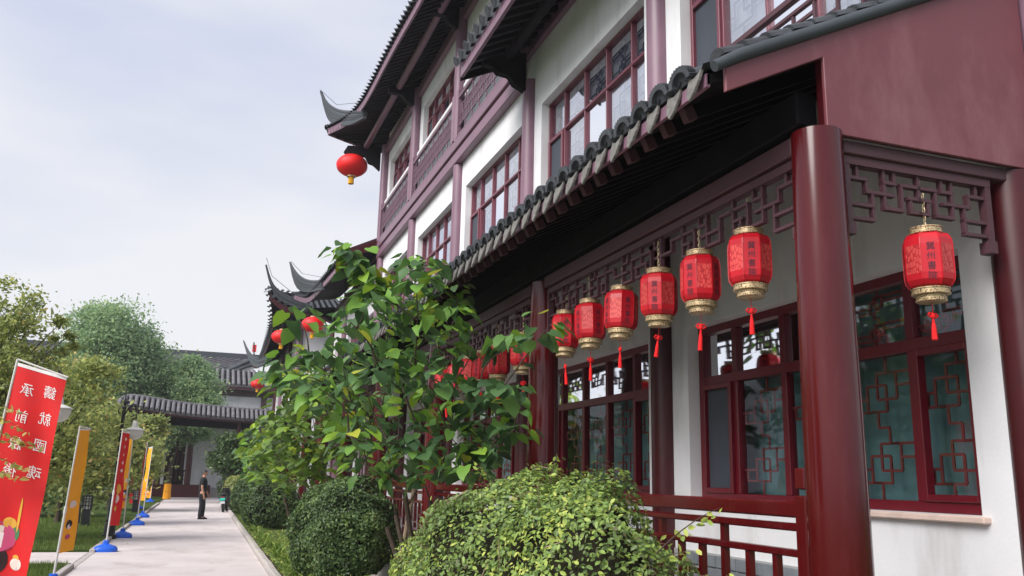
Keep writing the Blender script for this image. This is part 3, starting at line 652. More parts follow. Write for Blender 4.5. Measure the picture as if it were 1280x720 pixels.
def palace_lantern(x, y, z, rot, label, s=1.0, chain=True):
    e = empty('palace_lantern', (x, y, z)); e.rotation_euler = (random.uniform(-.045, .045), random.uniform(-.045, .045), rot); e.scale = (s * .94, s * .94, s)
    body, ribs, top, bot, ch, TX, co, kn, ta = LM
    def c(nm, me, p): o = bpy.data.objects.new(nm, me); COL.objects.link(o); o.parent = p; return o
    b = c('body', body, e); c('rib', ribs, b); stuff(c('lettering', TX, b))
    c('top_collar', top, e); c('bottom_collar', bot, e); c('chain', ch, e); t = c('tassel', ta, e); t.rotation_euler = (random.uniform(-.12, .12), random.uniform(-.12, .12), random.uniform(0, 6)); t.scale = (1, 1, random.uniform(.85, 1.15)); c('cord', co, t); c('knot', kn, t)
    return tag(e, label, 'lantern', 'red palace lanterns hung along the veranda')
ORD = ['first', 'second', 'third', 'fourth', 'fifth', 'sixth', 'seventh', 'eighth', 'ninth', 'tenth', 'eleventh', 'twelfth']
for i, (yy, rt) in enumerate([(4.255, .28), (4.805, -.35), (5.365, .02), (5.99, .75), (6.55, .95), (7.105, .40)]):
    palace_lantern(XV, yy, 2.74, rt, 'red gold-collared lantern under the fretwork, %s from the open veranda end in the first bay' % ORD[i])
for i, yy in enumerate([8.20, 8.99, 9.59, 10.15, 10.72, 11.25]):
    palace_lantern(XV, yy, 2.70, .3 + i * 1.3, 'red gold-collared lantern behind the broad-leaved tree, %s past the second front column' % ORD[i])
palace_lantern(3.715, 3.60, 2.655, .12, 'red gold-collared lantern hanging alone across the open end of the veranda')

def round_lantern(p, d, label, drop=.5):
    e = empty('round_lantern', p - Vector((0, 0, d * .36)))
    r = d / 2; M = MB(); n = 32; rings = []
    for i in range(11):
        t = -math.pi / 2 + math.pi * (i + .35) / 11.7 if 0 < i < 10 else (-1.35 if i == 0 else 1.35)
        rings.append([p + Vector(((r * math.cos(t)) * (1 - .035 * (j % 2)) * math.cos(2 * math.pi * j / n), (r * math.cos(t)) * (1 - .035 * (j % 2)) * math.sin(2 * math.pi * j / n), r * .72 * math.sin(t))) for j in range(n)])
    M.loft(rings, True, True); M.build('body', LANR, e, True)
    z = r * .72
    MB().lathe([(r * .26, z * .93), (r * .26, z * 1.08)], 16, p).build('top_collar', GOLDRIM, e, True); MB().lathe([(r * .28, -z * 1.08), (r * .28, -z * .93)], 16, p).build('bottom_collar', GOLDRIM, e, True)
    M = MB()
    for j in range(12): t = 2 * math.pi * j / 12; M.tube([p + Vector((r * .13 * math.cos(t), r * .13 * math.sin(t), -z * 1.05)), p + Vector((r * .15 * math.cos(t), r * .15 * math.sin(t), -z * 1.7))], r * .04, 5)
    M.build('tassel', GOLDT, e)
    MB().tube([p + Vector((0, 0, z)), p + Vector((0, 0, z + drop))], .012, 5).build('cord', BLACK, e)
    return tag(e, label, 'lantern', 'big round red lanterns hung from roof corners')
round_lantern(onX(440, 207, 3.38), .94, 'big round red lantern under the upturned third-floor roof corner', .38)

# ------------------------------------------------------------------ wings further along the path
def wing(name, label, xw, y0, y1, z1, cols, xf=None):
    w = tag(empty(name, (xw + 3, (y0 + y1) / 2, 0)), label, 'building')
    M = MB(); n = cols; L = (y1 - y0) / n; lev = [(1.5, 3.0), (4.9, 6.4)]
    lev = [l for l in lev if l[1] < z1]
    for i in range(n):
        a = y0 + i * L; b = a + L; c, d = a + .5, b - .5
        M.box(xw, xw + .4, a, c, 0, z1); M.box(xw, xw + .4, d, b, 0, z1); q = 0
        for l0, l1 in lev: M.box(xw, xw + .4, c, d, q, l0); q = l1
        M.box(xw, xw + .4, c, d, q, z1)
        for l0, l1 in lev:
            W = MB(); W.box(xw + .12, xw + .2, c, c + .07, l0, l1); W.box(xw + .12, xw + .2, d - .07, d, l0, l1); W.box(xw + .12, xw + .2, c, d, l0, l0 + .07); W.box(xw + .12, xw + .2, c, d, l1 - .07, l1); W.box(xw + .13, xw + .19, c, d, (l0 + l1) / 2 + .2, (l0 + l1) / 2 + .27)
            for t in range(1, 4): tt = c + (d - c) * t / 4; W.box(xw + .125, xw + .195, tt - .035, tt + .035, l0, l1)
            wo = W.build('window', FRAMESKY, w); 
            for t in range(4): cb('pane', xw + .15, xw + .16, c + (d - c) * t / 4, c + (d - c) * (t + 1) / 4 - .001, l0, l1, GLASSU, wo)
            cb('blind', xw + .3, xw + .31, c, d, l0, l1, CURTU, wo)
    M.box(xw + .4, xw + 8, y0, y0 + .3, 0, z1); M.box(xw + .4, xw + 8, y1 - .3, y1, 0, z1)
    M.build('wall', WHITE, w)
    for i in range(n + 1): MB().lathe([(.14, 0), (.13, z1)], 16, (xw - .02, y0 + i * L, 0)).build('column', PAINTD if i % 2 else MAUVE, w, True)
    bx('wall_beam', xw - .1, xw - .001, y0, y1, z1 - .35, z1 - .1, PAINTD, w, .01)
    bx('floor_beam', xw - .14, xw - .001, y0, y1, 3.6, 3.95, PAINTD, w, .01)
    return w
A = wing('side_wing', 'two-storey side wing with upturned grey eave beyond the three-storey hall', 4.35, 23.95, 33.3, 8.0, 3)
eA = [(3.35, 23.9, 7.62), (3.25, 26, 7.60), (3.2, 28.6, 7.68), (3.2, 30.5, 7.78), (3.18, 32.4, 7.95), (3.05, 33.8, 8.25), (2.88, 34.6, 8.50)]
iA = [(4.3, 23.9, 8.1), (4.3, 28.6, 8.1), (4.3, 31, 8.2), (4.3, 32.4, 8.3), (4.3, 33.4, 8.4)]
tA = [(6.6, 23.9, 9.5), (6.6, 28.6, 9.5), (6.2, 30.5, 9.4), (4.9, 32.6, 9.2), (2.95, 34.65, 8.72)]
rA = tiled_roof(A, smooth_pts(eA), smooth_pts(iA), smooth_pts(tA), .26, .18)
MB().prism([(3.30, 7.66), (4.3, 8.1), (4.3, 8.42), (3.30, 7.95)], 'y', 23.83, 23.88).build('gable_board', PAINTD, A, False, .005)
ridge(rA, smooth_pts([rayX(404, 353, 3.2), rayX(388, 353, 3.1), rayX(376, 348, 2.9), rayX(368, 339, 2.75), rayX(362.5, 328, 2.62)]),
      smooth_pts([rayX(404, 362, 3.2), rayX(388, 366, 3.1), rayX(374, 364, 2.95), rayX(367, 352, 2.78), rayX(363, 331, 2.62)]))
MB().tube([rayX(364, 327, 2.62), rayX(378, 342, 2.95), rayX(405, 347, 3.2)], .01, 4).build('lightning_wire', BLACK, rA)
MB().prism([(4.3, 7.4), (4.3, 8.05), (3.3, 7.9), (3.2, 7.72), (3.6, 7.65), (3.9, 7.6)], 'y', 33.2, 33.35).build('bracket', RAFTER, rA)
round_lantern(onX(352, 421, 2.52), .80, 'round red lantern with yellow tassel below the side wing roof corner', .9)
round_lantern(onX(391, 406, 3.05), .75, 'round red lantern half hidden by the tree top against the side wing', .8)

C = wing('corner_hall', 'far corner hall with steep upswept roof tip and dark red fascia', 3.45, 37.2, 48.6, 8.0, 3)
eC = [(1.98, 36.0, 8.9), (2.25, 36.8, 7.95), (2.32, 38.4, 7.52), (2.32, 41, 7.25), (2.32, 44, 7.10), (2.30, 46.5, 7.05), (2.25, 48.2, 7.15), (2.08, 49.4, 7.45)]
iC = [(3.4, 37.2, 8.0), (3.4, 38.5, 7.9), (3.4, 41, 7.8), (3.4, 44, 7.7), (3.4, 47, 7.7), (3.4, 48.6, 7.8)]
tC = [(2.05, 36.1, 9.1), (4.2, 38, 9.3), (5.4, 40.5, 9.5), (5.4, 44, 9.5), (4.4, 47, 9.0), (2.15, 49.3, 7.7)]
rC = tiled_roof(C, smooth_pts(eC), smooth_pts(iC), smooth_pts(tC), .28, .18, PAINTD)
YB = 36.0
fB = [onY(337, 374, YB), onY(345, 383, YB), onY(356, 390, YB), onY(370, 395, YB), onY(388, 400, YB)]; fB.append(fB[-1] + Vector((3, 0, -.1)))
inB = [Vector((2.6, 37.15, 8.0)), Vector((3.4, 37.15, 8.1)), Vector((3.9, 37.15, 8.1)), Vector((6.5, 37.15, 8.1))]
tB = [onY(338, 371, YB), Vector((3.6, 37.6, 9.2)), Vector((5.0, 39, 9.5)), Vector((6.5, 40, 9.6))]
tiled_roof(C, smooth_pts(fB), smooth_pts(inB), smooth_pts(tB), .28, .26, PAINTD)
ridge(rC, smooth_pts([onY(390, 384, YB), onY(368, 375, YB), onY(353, 368, YB), onY(342, 359, YB), onY(336.5, 347, YB), onY(332.5, 331, YB)]),
      smooth_pts([onY(390, 390, YB), onY(368, 384, YB), onY(353, 378, YB), onY(343, 371, YB), onY(338, 358, YB), onY(333, 334, YB)]))
MB().tube([onY(333, 322, YB), onY(340, 345, YB), onY(368, 368, YB)], .012, 4).build('lightning_wire', BLACK, rC)
ridge(rC, smooth_pts([rayX(338, 444, 2.35), rayX(326, 450, 2.3), rayX(317, 447, 2.05), rayX(310, 439, 1.8), rayX(304.5, 426, 1.6)]),
      smooth_pts([rayX(338, 450, 2.35), rayX(327, 459, 2.3), rayX(318, 459, 2.08), rayX(311, 449, 1.85), rayX(305, 429, 1.6)]))
round_lantern(onX(322, 480, 2.42), .72, 'smallest round red lantern under the farthest upturned corner before the white rear hall', .6)
# low veranda roof of the corner hall
lv = tiled_roof(C, [(2.35, 37.4, 3.45), (2.35, 48.4, 3.45)], [(3.4, 37.4, 3.9), (3.4, 48.4, 3.9)], [(3.44, 37.4, 4.25), (3.44, 48.4, 4.25)], .28, .16, PAINTD)
for yy in (37.6, 41.2, 44.8, 48.3): MB().lathe([(.13, 0), (.12, 3.6)], 14, (2.6, yy, 0)).build('column', PAINT, C, True)
# low veranda roof and columns of the side wing
tiled_roof(A, [(2.55, 24.2, 3.45), (2.55, 33.4, 3.45)], [(4.3, 24.2, 4.1), (4.3, 33.4, 4.1)], [(4.34, 24.2, 4.4), (4.34, 33.4, 4.4)], .28, .16, PAINTD)
for yy in (24.4, 27.4, 30.4, 33.2): MB().lathe([(.13, 0), (.12, 3.7)], 14, (2.95, yy, 0)).build('column', PAINT, A, True)

# ------------------------------------------------------------------ covered walkway across the path
wk = tag(empty('covered_walkway', (-0.5, 50.5, 0)), 'covered walkway with curved grey tile roof crossing the path', 'walkway')
def walkway():
    # the roof line, left end swept down over its hip
    a = [(-4.95, 48.9, 4.62), (-4.2, 49.0, 4.72), (-3.4, 49.1, 4.70), (-1.5, 49.7, 4.48), (1.0, 50.6, 4.40), (4.0, 51.6, 4.38)]
    i_ = [(p[0] + .0, p[1] + 1.3, p[2] + .35) for p in a]; t_ = [(p[0], p[1] + 1.35, p[2] + .80) for p in a]
    t_[0] = (-4.7, 49.9, 4.95)
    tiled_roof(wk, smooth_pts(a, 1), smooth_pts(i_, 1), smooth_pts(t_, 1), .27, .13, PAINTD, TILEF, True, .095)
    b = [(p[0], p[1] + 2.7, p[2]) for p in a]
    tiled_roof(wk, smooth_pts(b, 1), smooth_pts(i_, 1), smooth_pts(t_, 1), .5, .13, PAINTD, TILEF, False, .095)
    MB().tube([(p[0], p[1], p[2] + .05) for p in smooth_pts(t_, 1)], .11, 8).build('ridge', TILEF, wk, True)
    for x, yy in ((-4.3, 49.6), (1.75, 51.2), (1.75 + .35, 53.2), (-4.0, 51.9)): MB().lathe([(.13, 0), (.12, 4.45)], 14, (x, yy, 0)).build('column', PAINTD, wk, True)
    MB().bar((-4.6, 49.35, 4.38), (4, 51.95, 4.25), .12, .28).build('beam', SOFFIT, wk); MB().bar((-4.6, 51.75, 4.38), (4, 54.35, 4.25), .12, .28).build('beam', SOFFIT, wk)
walkway()

# ------------------------------------------------------------------ rear hall
rh = tag(empty('rear_hall', (0, 68, 0)), 'white rear hall with dark door, raised porch and two-tier tiled roof', 'building')
def rear_hall():
    Y0 = 62.0; g = lambda px, py, Y=Y0: onY(px, py, Y)
    xl, xr = g(120, 600).x, 12.0; zp = .80
    bx('porch_base', g(150, 615).x, g(262, 615).x, Y0 - .6, Y0 + 2.4, 0, zp, PAINTD, rh, .02)
    for i in range(4): bx('step', g(262, 615).x + .02, g(262, 615).x + 1.6, Y0 + .2 + i * .3, Y0 + 2.4, i * .2 - .19, i * .2 + .01, KERB, rh, .01)
    Yw = 64.4; M = MB()
    d0, d1 = onY(204, 600, Yw).x, onY(228, 600, Yw).x
    M.box(-14, d0, Yw, Yw + .4, 0, 5.2); M.box(d1, 12, Yw, Yw + .4, 0, 5.2); M.box(d0, d1, Yw, Yw + .4, 4.0, 5.2); M.box(d0, d1, Yw, Yw + .4, 0, zp); M.build('wall', WHITE, rh)
    dr = bx('door', d0, d1, Yw + .15, Yw + .22, zp, 4.0, SOFFIT, rh)
    for t in range(4): w = (d1 - d0) / 4; bx('panel', d0 + w * t + .06, d0 + w * (t + 1) - .06, Yw + .12, Yw + .149, zp + .2, 3.8, PAINTD, dr, .01)
    for px in (158, 196, 234): MB().lathe([(.2, zp), (.18, 5.0)], 16, onY(px, 600, Y0).to_2d().to_3d()).build('column', PAINTD, rh, True)
    for a, b in ((162, 193), (214, 232)):
        x0, x1 = g(a, 600).x, g(b, 600).x
        r = bx('railing', x0, x1, Y0 - .05, Y0 + .05, zp + .85, zp + .95, SOFFIT, rh); M = MB()
        n = int((x1 - x0) / .16)
        for i in range(n + 1): t = x0 + (x1 - x0) * i / n; M.box(t - .02, t + .02, Y0 - .02, Y0 + .02, zp, zp + .85)
        M.box(x0, x1, Y0 - .021, Y0 + .021, zp + .3, zp + .34); M.box(x0, x1, Y0 - .021, Y0 + .021, zp + .6, zp + .64); M.build('bars', SOFFIT, r)
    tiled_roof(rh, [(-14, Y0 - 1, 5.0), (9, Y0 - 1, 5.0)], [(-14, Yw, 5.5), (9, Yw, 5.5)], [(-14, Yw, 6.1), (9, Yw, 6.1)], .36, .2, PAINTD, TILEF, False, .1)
    # upper storey further back
    Yu = 72.0; q = lambda px, py, Y=Yu: onY(px, py, Y)
    ze = q(300, 487).z; zw = q(300, 502).z
    M = MB(); M.box(-16, 14, Yu + 1.2, Yu + 1.6, 3, ze + .4); M.build('upper_wall', WHITE, rh)
    for px in (238, 332): MB().lathe([(.22, 5), (.22, ze)], 12, (q(px, 490).x, Yu + 1.1, 0)).build('column', PAINTD, rh, True)
    bx('wall_beam', -16, 14, Yu + 1.05, Yu + 1.19, ze - .45, ze, PAINTD, rh); bx('wall_beam', -16, 14, Yu + 1.05, Yu + 1.19, zw - .75, zw - .4, PAINTD, rh)
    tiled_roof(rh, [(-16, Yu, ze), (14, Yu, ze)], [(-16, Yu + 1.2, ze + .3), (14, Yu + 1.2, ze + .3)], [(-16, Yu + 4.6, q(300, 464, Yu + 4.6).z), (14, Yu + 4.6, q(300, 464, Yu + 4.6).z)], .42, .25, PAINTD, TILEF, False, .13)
    # gable, ridge and top slope
    Yt = Yu + 4.6; zl = q(300, 464, Yt).z
    gx = q(318, 460, Yt).x
    MB().prism([(q(292, 463, Yt).x, zl - .1), (gx, zl - .1), (gx, q(318, 448, Yt).z)], 'y', Yt + .1, Yt + .2).build('gable_wall', WHITE, rh)
    zt = q(260, 443, Yt + 3).z; x1 = q(326, 445, Yt + 3).x
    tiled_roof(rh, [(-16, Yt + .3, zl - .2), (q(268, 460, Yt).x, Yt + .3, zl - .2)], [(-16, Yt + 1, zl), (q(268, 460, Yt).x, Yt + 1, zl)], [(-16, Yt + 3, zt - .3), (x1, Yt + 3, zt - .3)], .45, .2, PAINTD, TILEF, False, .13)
    bx('ridge', -16, x1, Yt + 2.9, Yt + 3.25, zt - .35, zt + .25, RIDGE, rh, .04)
    rgt = [q(322, 448, Yt), q(310, 451, Yt), q(292, 460, Yt), q(275, 466, Yt), q(256, 468, Yt)]
    MB().tube(smooth_pts(rgt), .2, 8).build('ridge', RIDGE, rh, True)
    rgt = [q(322, 455, Yt), q(306, 458, Yt), q(292, 465, Yt - .3), q(276, 470, Yt - .5)]
    MB().tube(smooth_pts(rgt), .14, 8).build('ridge', RIDGE, rh, True)
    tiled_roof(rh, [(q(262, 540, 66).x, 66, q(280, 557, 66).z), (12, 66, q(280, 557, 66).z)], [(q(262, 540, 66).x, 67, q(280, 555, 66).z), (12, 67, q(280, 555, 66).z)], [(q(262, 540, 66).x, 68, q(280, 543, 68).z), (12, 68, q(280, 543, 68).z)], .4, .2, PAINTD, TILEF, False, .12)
    e = MB().tube([q(317.5, 446, Yt), q(317.5, 428, Yt)], .06, 5).build('flagpole', BLACK, rh); MB().box(q(316, 430, Yt).x, q(321, 430, Yt).x, Yt - .02, Yt, q(318, 440, Yt).z, q(318, 431, Yt).z).build('pennant', TASSEL, rh)
rear_hall()

# ------------------------------------------------------------------ banners and flags on blue bases
REDC = mat('red_banner_cloth', srgb(206, 8, 14), 0.7, 0.05, 6.0); YELC = mat('yellow_banner_cloth', srgb(250, 166, 20), 0.7, 0.06, 6.0); CRIMC = mat('crimson_banner_cloth', srgb(205, 14, 40), 0.7, 0.08, 4.0)
PCOL = {k: mat('print_' + k, c, 0.8, .05, 5.0) for k, c in dict(face=srgb(236, 222, 222), beard=srgb(44, 18, 22), blue=srgb(40, 70, 160), gold=srgb(216, 160, 60), rose=srgb(190, 70, 110), green=srgb(70, 120, 80), pale=srgb(220, 200, 190)).items()}
def cloth_fn(tl, tr, br, bl, amp, waves, ph):
    nrm = (tr - tl).cross(bl - tl).normalized()
    if nrm.y > 0: nrm = -nrm
    def P(s, t, off=0.0):
        p = tl.lerp(tr, s).lerp(bl.lerp(br, s), t)
        return p + nrm * (amp * s * (.3 + .7 * t) * math.sin(waves * s * 6.28 + ph + 2.2 * t) + amp * .28 * math.sin(s * 9 - t * 11 + ph * 2) * (.4 + s) + off)
    return P
def flag_base(e, x, y):
    M = MB(); n = 12
    M.loft([[(x + sx * (math.copysign(abs(math.cos(a)) ** .6, math.cos(a))) * r, y + (math.copysign(abs(math.sin(a)) ** .6, math.sin(a))) * r * .8, z) for a in [2 * math.pi * j / 24 for j in range(24)]] for r, z, sx in ((.23, .0, 1), (.235, .05, 1), (.20, .10, 1), (.10, .14, 1), (.06, .155, 1), (.055, .22, 1), (.03, .225, 1))], True, True)
    M.build('base', BLUE, e, True)
def flag(label, Y, top_px, low_px, arm, length, m, prints=None, amp=.03, ph=0.0, base=True):
    """pole through two photo points on the plane y = Y, an arm at its head and a cloth hanging between them"""
    top = onY(*top_px, Y); lo = onY(*low_px, Y); d = (lo - top); bot = top + d * ((top.z - .12) / -d.z)
    e = empty('feather_flag', (bot.x, bot.y, 0))
    MB().tube([bot, top.lerp(bot, .55)], .016, 8).build('pole', POLEW, e, True); MB().tube([top.lerp(bot, .55), top], .011, 8).build('pole', POLEW, e, True)
    MB().tube([top.lerp(bot, .55) - d.normalized() * .05, top.lerp(bot, .55) + d.normalized() * .05], .021, 8).build('joint', POLEW, e, True)
    tl = top + d.normalized() * .03 + Vector(arm) * .03; tr = top + Vector(arm)
    MB().tube([top, tr + Vector(arm) * .03], .009, 6).build('arm', POLEW, e)
    bl = tl + d.normalized() * length; br = tr + Vector((d.normalized().x * .6, 0, -1)).normalized() * length
    P = cloth_fn(tl, tr, br, bl, amp, .8, ph); ns, ntt = 10, 26
    M = MB().loft([[P(s / ns, .012 + .988 * t / ntt) for s in range(ns + 1)] for t in range(ntt + 1)])
    c = M.build('cloth', m, e, True)
    MB().loft([[P(s / ns, t, .003) for s in range(ns + 1)] for t in (0, .006, .014)]).build('hem', WHITEINK, e)
    for kind, s, t, a, b in (prints or []):
        k = 14; MB().add([P(s + a * math.cos(q * 6.2832 / k), t + b * math.sin(q * 6.2832 / k), .006 if kind in ('face', 'gold') else .0045) for q in range(k)], [tuple(range(k))]).build('print', PCOL[kind], c)
    if base: flag_base(e, bot.x, bot.y)
    return tag(e, label, 'flag', 'flags along the path'), P, c
# the big red banner seen from its back
Y1 = 9.8
top = onY(22, 449, Y1); lo = onY(0, 540, Y1)
arm = onY(83, 471, Y1 - .1) - top
FIG = [('rose', .36, .70, .30, .060), ('gold', .50, .640, .12, .022), ('blue', .20, .655, .12, .030), ('green', .62, .675, .08, .030), ('pale', .38, .672, .16, .016), ('face', .42, .712, .13, .030), ('beard', .39, .790, .20, .055), ('beard', .38, .705, .018, .004), ('beard', .47, .705, .018, .004),
       ('pale', .74, .79, .11, .024), ('blue', .74, .80, .08, .013), ('gold', .72, .765, .06, .010), ('gold', .64, .60, .025, .07), ('pale', .34, .90, .34, .05), ('green', .20, .93, .12, .03), ('rose', .58, .90, .12, .045), ('blue', .40, .945, .14, .03), ('gold', .26, .875, .08, .022), ('face', .30, .955, .05, .02), ('gold', .50, .93, .04, .03), ('blue', .12, .87, .06, .04)]
f1, P, cl = flag('large red banner with mirrored white lettering and painted opera figure beside the lamp post', Y1, (22, 449), (0, 540), arm, 2.35, REDC, FIG, .045, .6)
f1.name = 'red_banner'
Wc = arm.length
def lettering(chars, s0, ts):
    sz = .135
    for c_, t0 in zip(chars, ts):
        v_, f_ = glyph(c_, sz); MB().add([P(s0 - u / Wc, t0 - v / 2.35, .005) for u, v in v_], f_).build('character', WHITEINK, cl)     # printed on the far side, so it reads mirrored here
lettering('鑄就國魂', .74, [.085 + .112 * i for i in range(4)]); lettering('承前啟後', .30, [.10 + .112 * i for i in range(4)])
ROSE = [('pale', .5, .62, .25, .03), ('beard', .45, .78, .25, .035), ('face', .5, .80, .15, .02), ('rose', .5, .88, .2, .02)]
DOTS = [('pale', .55, .08 + .085 * i, .16, .018) for i in range(5)] + [('gold', .5, .62, .3, .06), ('pale', .5, .72, .28, .05), ('gold', .45, .82, .2, .03)]
flag('narrow yellow flag with small painted figure nearest the red banner', 13.9, (100, 533), (68, 714), (.10, .40, -.01), 1.74, YELC, ROSE, .02, 1.0)
flag('red flag with gold floral print leaning beside a yellow flag', 20.2, (153.4, 537), (132, 684), (.13, .36, -.04), 1.95, REDC, DOTS, .04, .3)
flag('pale yellow folded flag hanging next to the gold-printed red flag', 24.3, (167, 542), (153, 668), (-.10, .30, -.02), 1.85, YELC, ROSE, .05, 2.0)
flag('thin red and white flag edge-on between yellow flags', 29.8, (184.6, 552.5), (171.5, 651), (-.06, .40, -.02), 1.9, CRIMC, DOTS, .03, 1.2)
flag('yellow flag folded towards its pole behind the thin red flag', 34.6, (191, 558), (178.5, 643), (-.16, .30, -.05), 1.9, YELC, ROSE, .06, .4)
flag('red flag with white painted figure farther down the path', 42.0, (177, 565), (173.5, 634), (-.34, .20, -.02), 2.2, CRIMC, [('pale', .5, .70, .4, .10), ('face', .5, .60, .2, .05)], .03, .9)
flag('last yellow flag before the covered walkway', 51.0, (193, 584), (188, 624), (-.35, .2, 0), 1.6, YELC, ROSE, .04, .0)

# ------------------------------------------------------------------ lamp posts and bollard lights
def lamp_post(x, y, label):
    e = empty('lamp_post', (x, y, 0)); c = (x, y, 0)
    MB().lathe([(.17, 0), (.17, .10), (.13, .12), (.13, .35), (.10, .40), (.12, .44), (.10, .48), (.10, .95), (.07, 1.02), (.085, 1.06), (.055, 1.10)], 12, c).build('base', BLACK, e, True)
    MB().lathe([(.05, 1.10), (.042, 3.15), (.055, 3.17), (.055, 3.22), (.03, 3.26), (.045, 3.34), (.02, 3.42), (.012, 3.75), (.002, 3.85)], 12, c).build('shaft', BLACK, e, True)
    M = MB(); M.tube(smooth_pts([(x, y, 2.95), (x + .10, y, 3.20), (x + .22, y, 3.32), (x + .30, y, 3.22), (x + .27, y, 3.12)]), .02, 6); M.tube(smooth_pts([(x + .22, y, 3.3), (x + .30, y, 3.1), (x + .30, y, 2.86)]), .016, 6)
    M.tube(smooth_pts([(x, y, 3.1), (x - .10, y, 3.2), (x - .14, y, 3.08), (x - .07, y, 3.02)]), .016, 6); M.lathe([(.02, 3.28), (.075, 3.31), (.075, 3.36), (.02, 3.40)], 10, (x + .04, y, 0)); M.build('arm', BLACK, e, True)
    q = (x + .30, y, 0)
    MB().lathe([(.03, 2.88), (.06, 2.84), (.08, 2.72), (.23, 2.66), (.235, 2.645)], 20, q).build('hood', BLACK if False else POLEW, e, True)
    MB().lathe([(.21, 2.644), (.205, 2.56), (.16, 2.47), (.08, 2.42), (.01, 2.41)], 20, q).build('lamp_bowl', BOWL, e, True)
    return tag(e, label, 'street lamp', 'ornate black lamp posts')
lamp_post(-2.70, 16.4, 'black ornate lamp post with white bowl behind the large red banner')
q = onZ(168, 540, 2.6); lamp_post(q.x - .30, q.y, 'black ornate lamp post with white bowl among the smaller flags')
def bollard(x, y, label):
    e = empty('bollard_light', (x, y, 0)); w = .11
    bx('post', x - w, x + w, y - w, y + w, .03, .50, BLACK, e, .008); bx('cap', x - w - .01, x + w + .01, y - w - .01, y + w + .01, .88, .92, BLACK, e, .008)
    bx('diffuser', x - w + .02, x + w - .02, y - w + .02, y + w - .02, .50, .88, POLEW, e, .004)
    for sx in (-1, 1):
        for sy in (-1, 1): bx('corner_bar', x + sx * w - .018, x + sx * w + .018, y + sy * w - .018, y + sy * w + .018, .50, .88, BLACK, e, .003)
    for z in (.5, .62, .72, .80): bx('grille', x - w - .004, x + w + .004, y - w - .006, y - w + .012, z, z + .022, BLACK, e, 0)
    for t in (-.04, .04): bx('grille', x + t - .01, x + t + .01, y - w - .004, y - w + .013, .5, .88, BLACK, e, 0)
    return tag(e, label, 'bollard light', 'black bollard lights on the lawn')
bollard(-2.55, 21.4, 'black bollard light on the lawn corner by the side path'); bollard(-3.05, 28.4, 'black bollard light deeper on the lawn under the small trees')
bollard(-2.35, 38.0, 'black bollard light far along the lawn behind the red flags')

# ------------------------------------------------------------------ person standing on the path
SKIN = mat('skin', srgb(196, 146, 122), 0.55, .05, 8.0); SHIRT = mat('black_cotton', (0.012, 0.013, 0.016), 0.9, .2, 12.0); TROU = mat('black_trousers', (0.010, 0.011, 0.016), 0.85, .2, 12.0); HAIR = mat('black_hair', (0.01, 0.009, 0.008), 0.5, .2, 40.0); SHOE = mat('black_shoe', (0.012, 0.012, 0.012), 0.45, .1, 9.0)
def skinned(name, verts, edges, m, parent, root=0, sub=2):
    me = bpy.data.meshes.new(name); me.from_pydata([v[:3] for v in verts], edges, []); me.materials.append(m)
    o = bpy.data.objects.new(name, me); COL.objects.link(o); o.parent = parent
    o.modifiers.new('Skin', 'SKIN'); sv = me.skin_vertices[0].data
    for i, v in enumerate(verts):
        r = v[3]; sv[i].radius = r if isinstance(r, tuple) else (r, r); sv[i].use_root = (i == root)
    s = o.modifiers.new('Subdivision', 'SUBSURF'); s.levels = s.render_levels = sub
    me.polygons.foreach_set('use_smooth', [True] * len(me.polygons)); o.modifiers['Skin'].use_smooth_shade = True
    return o
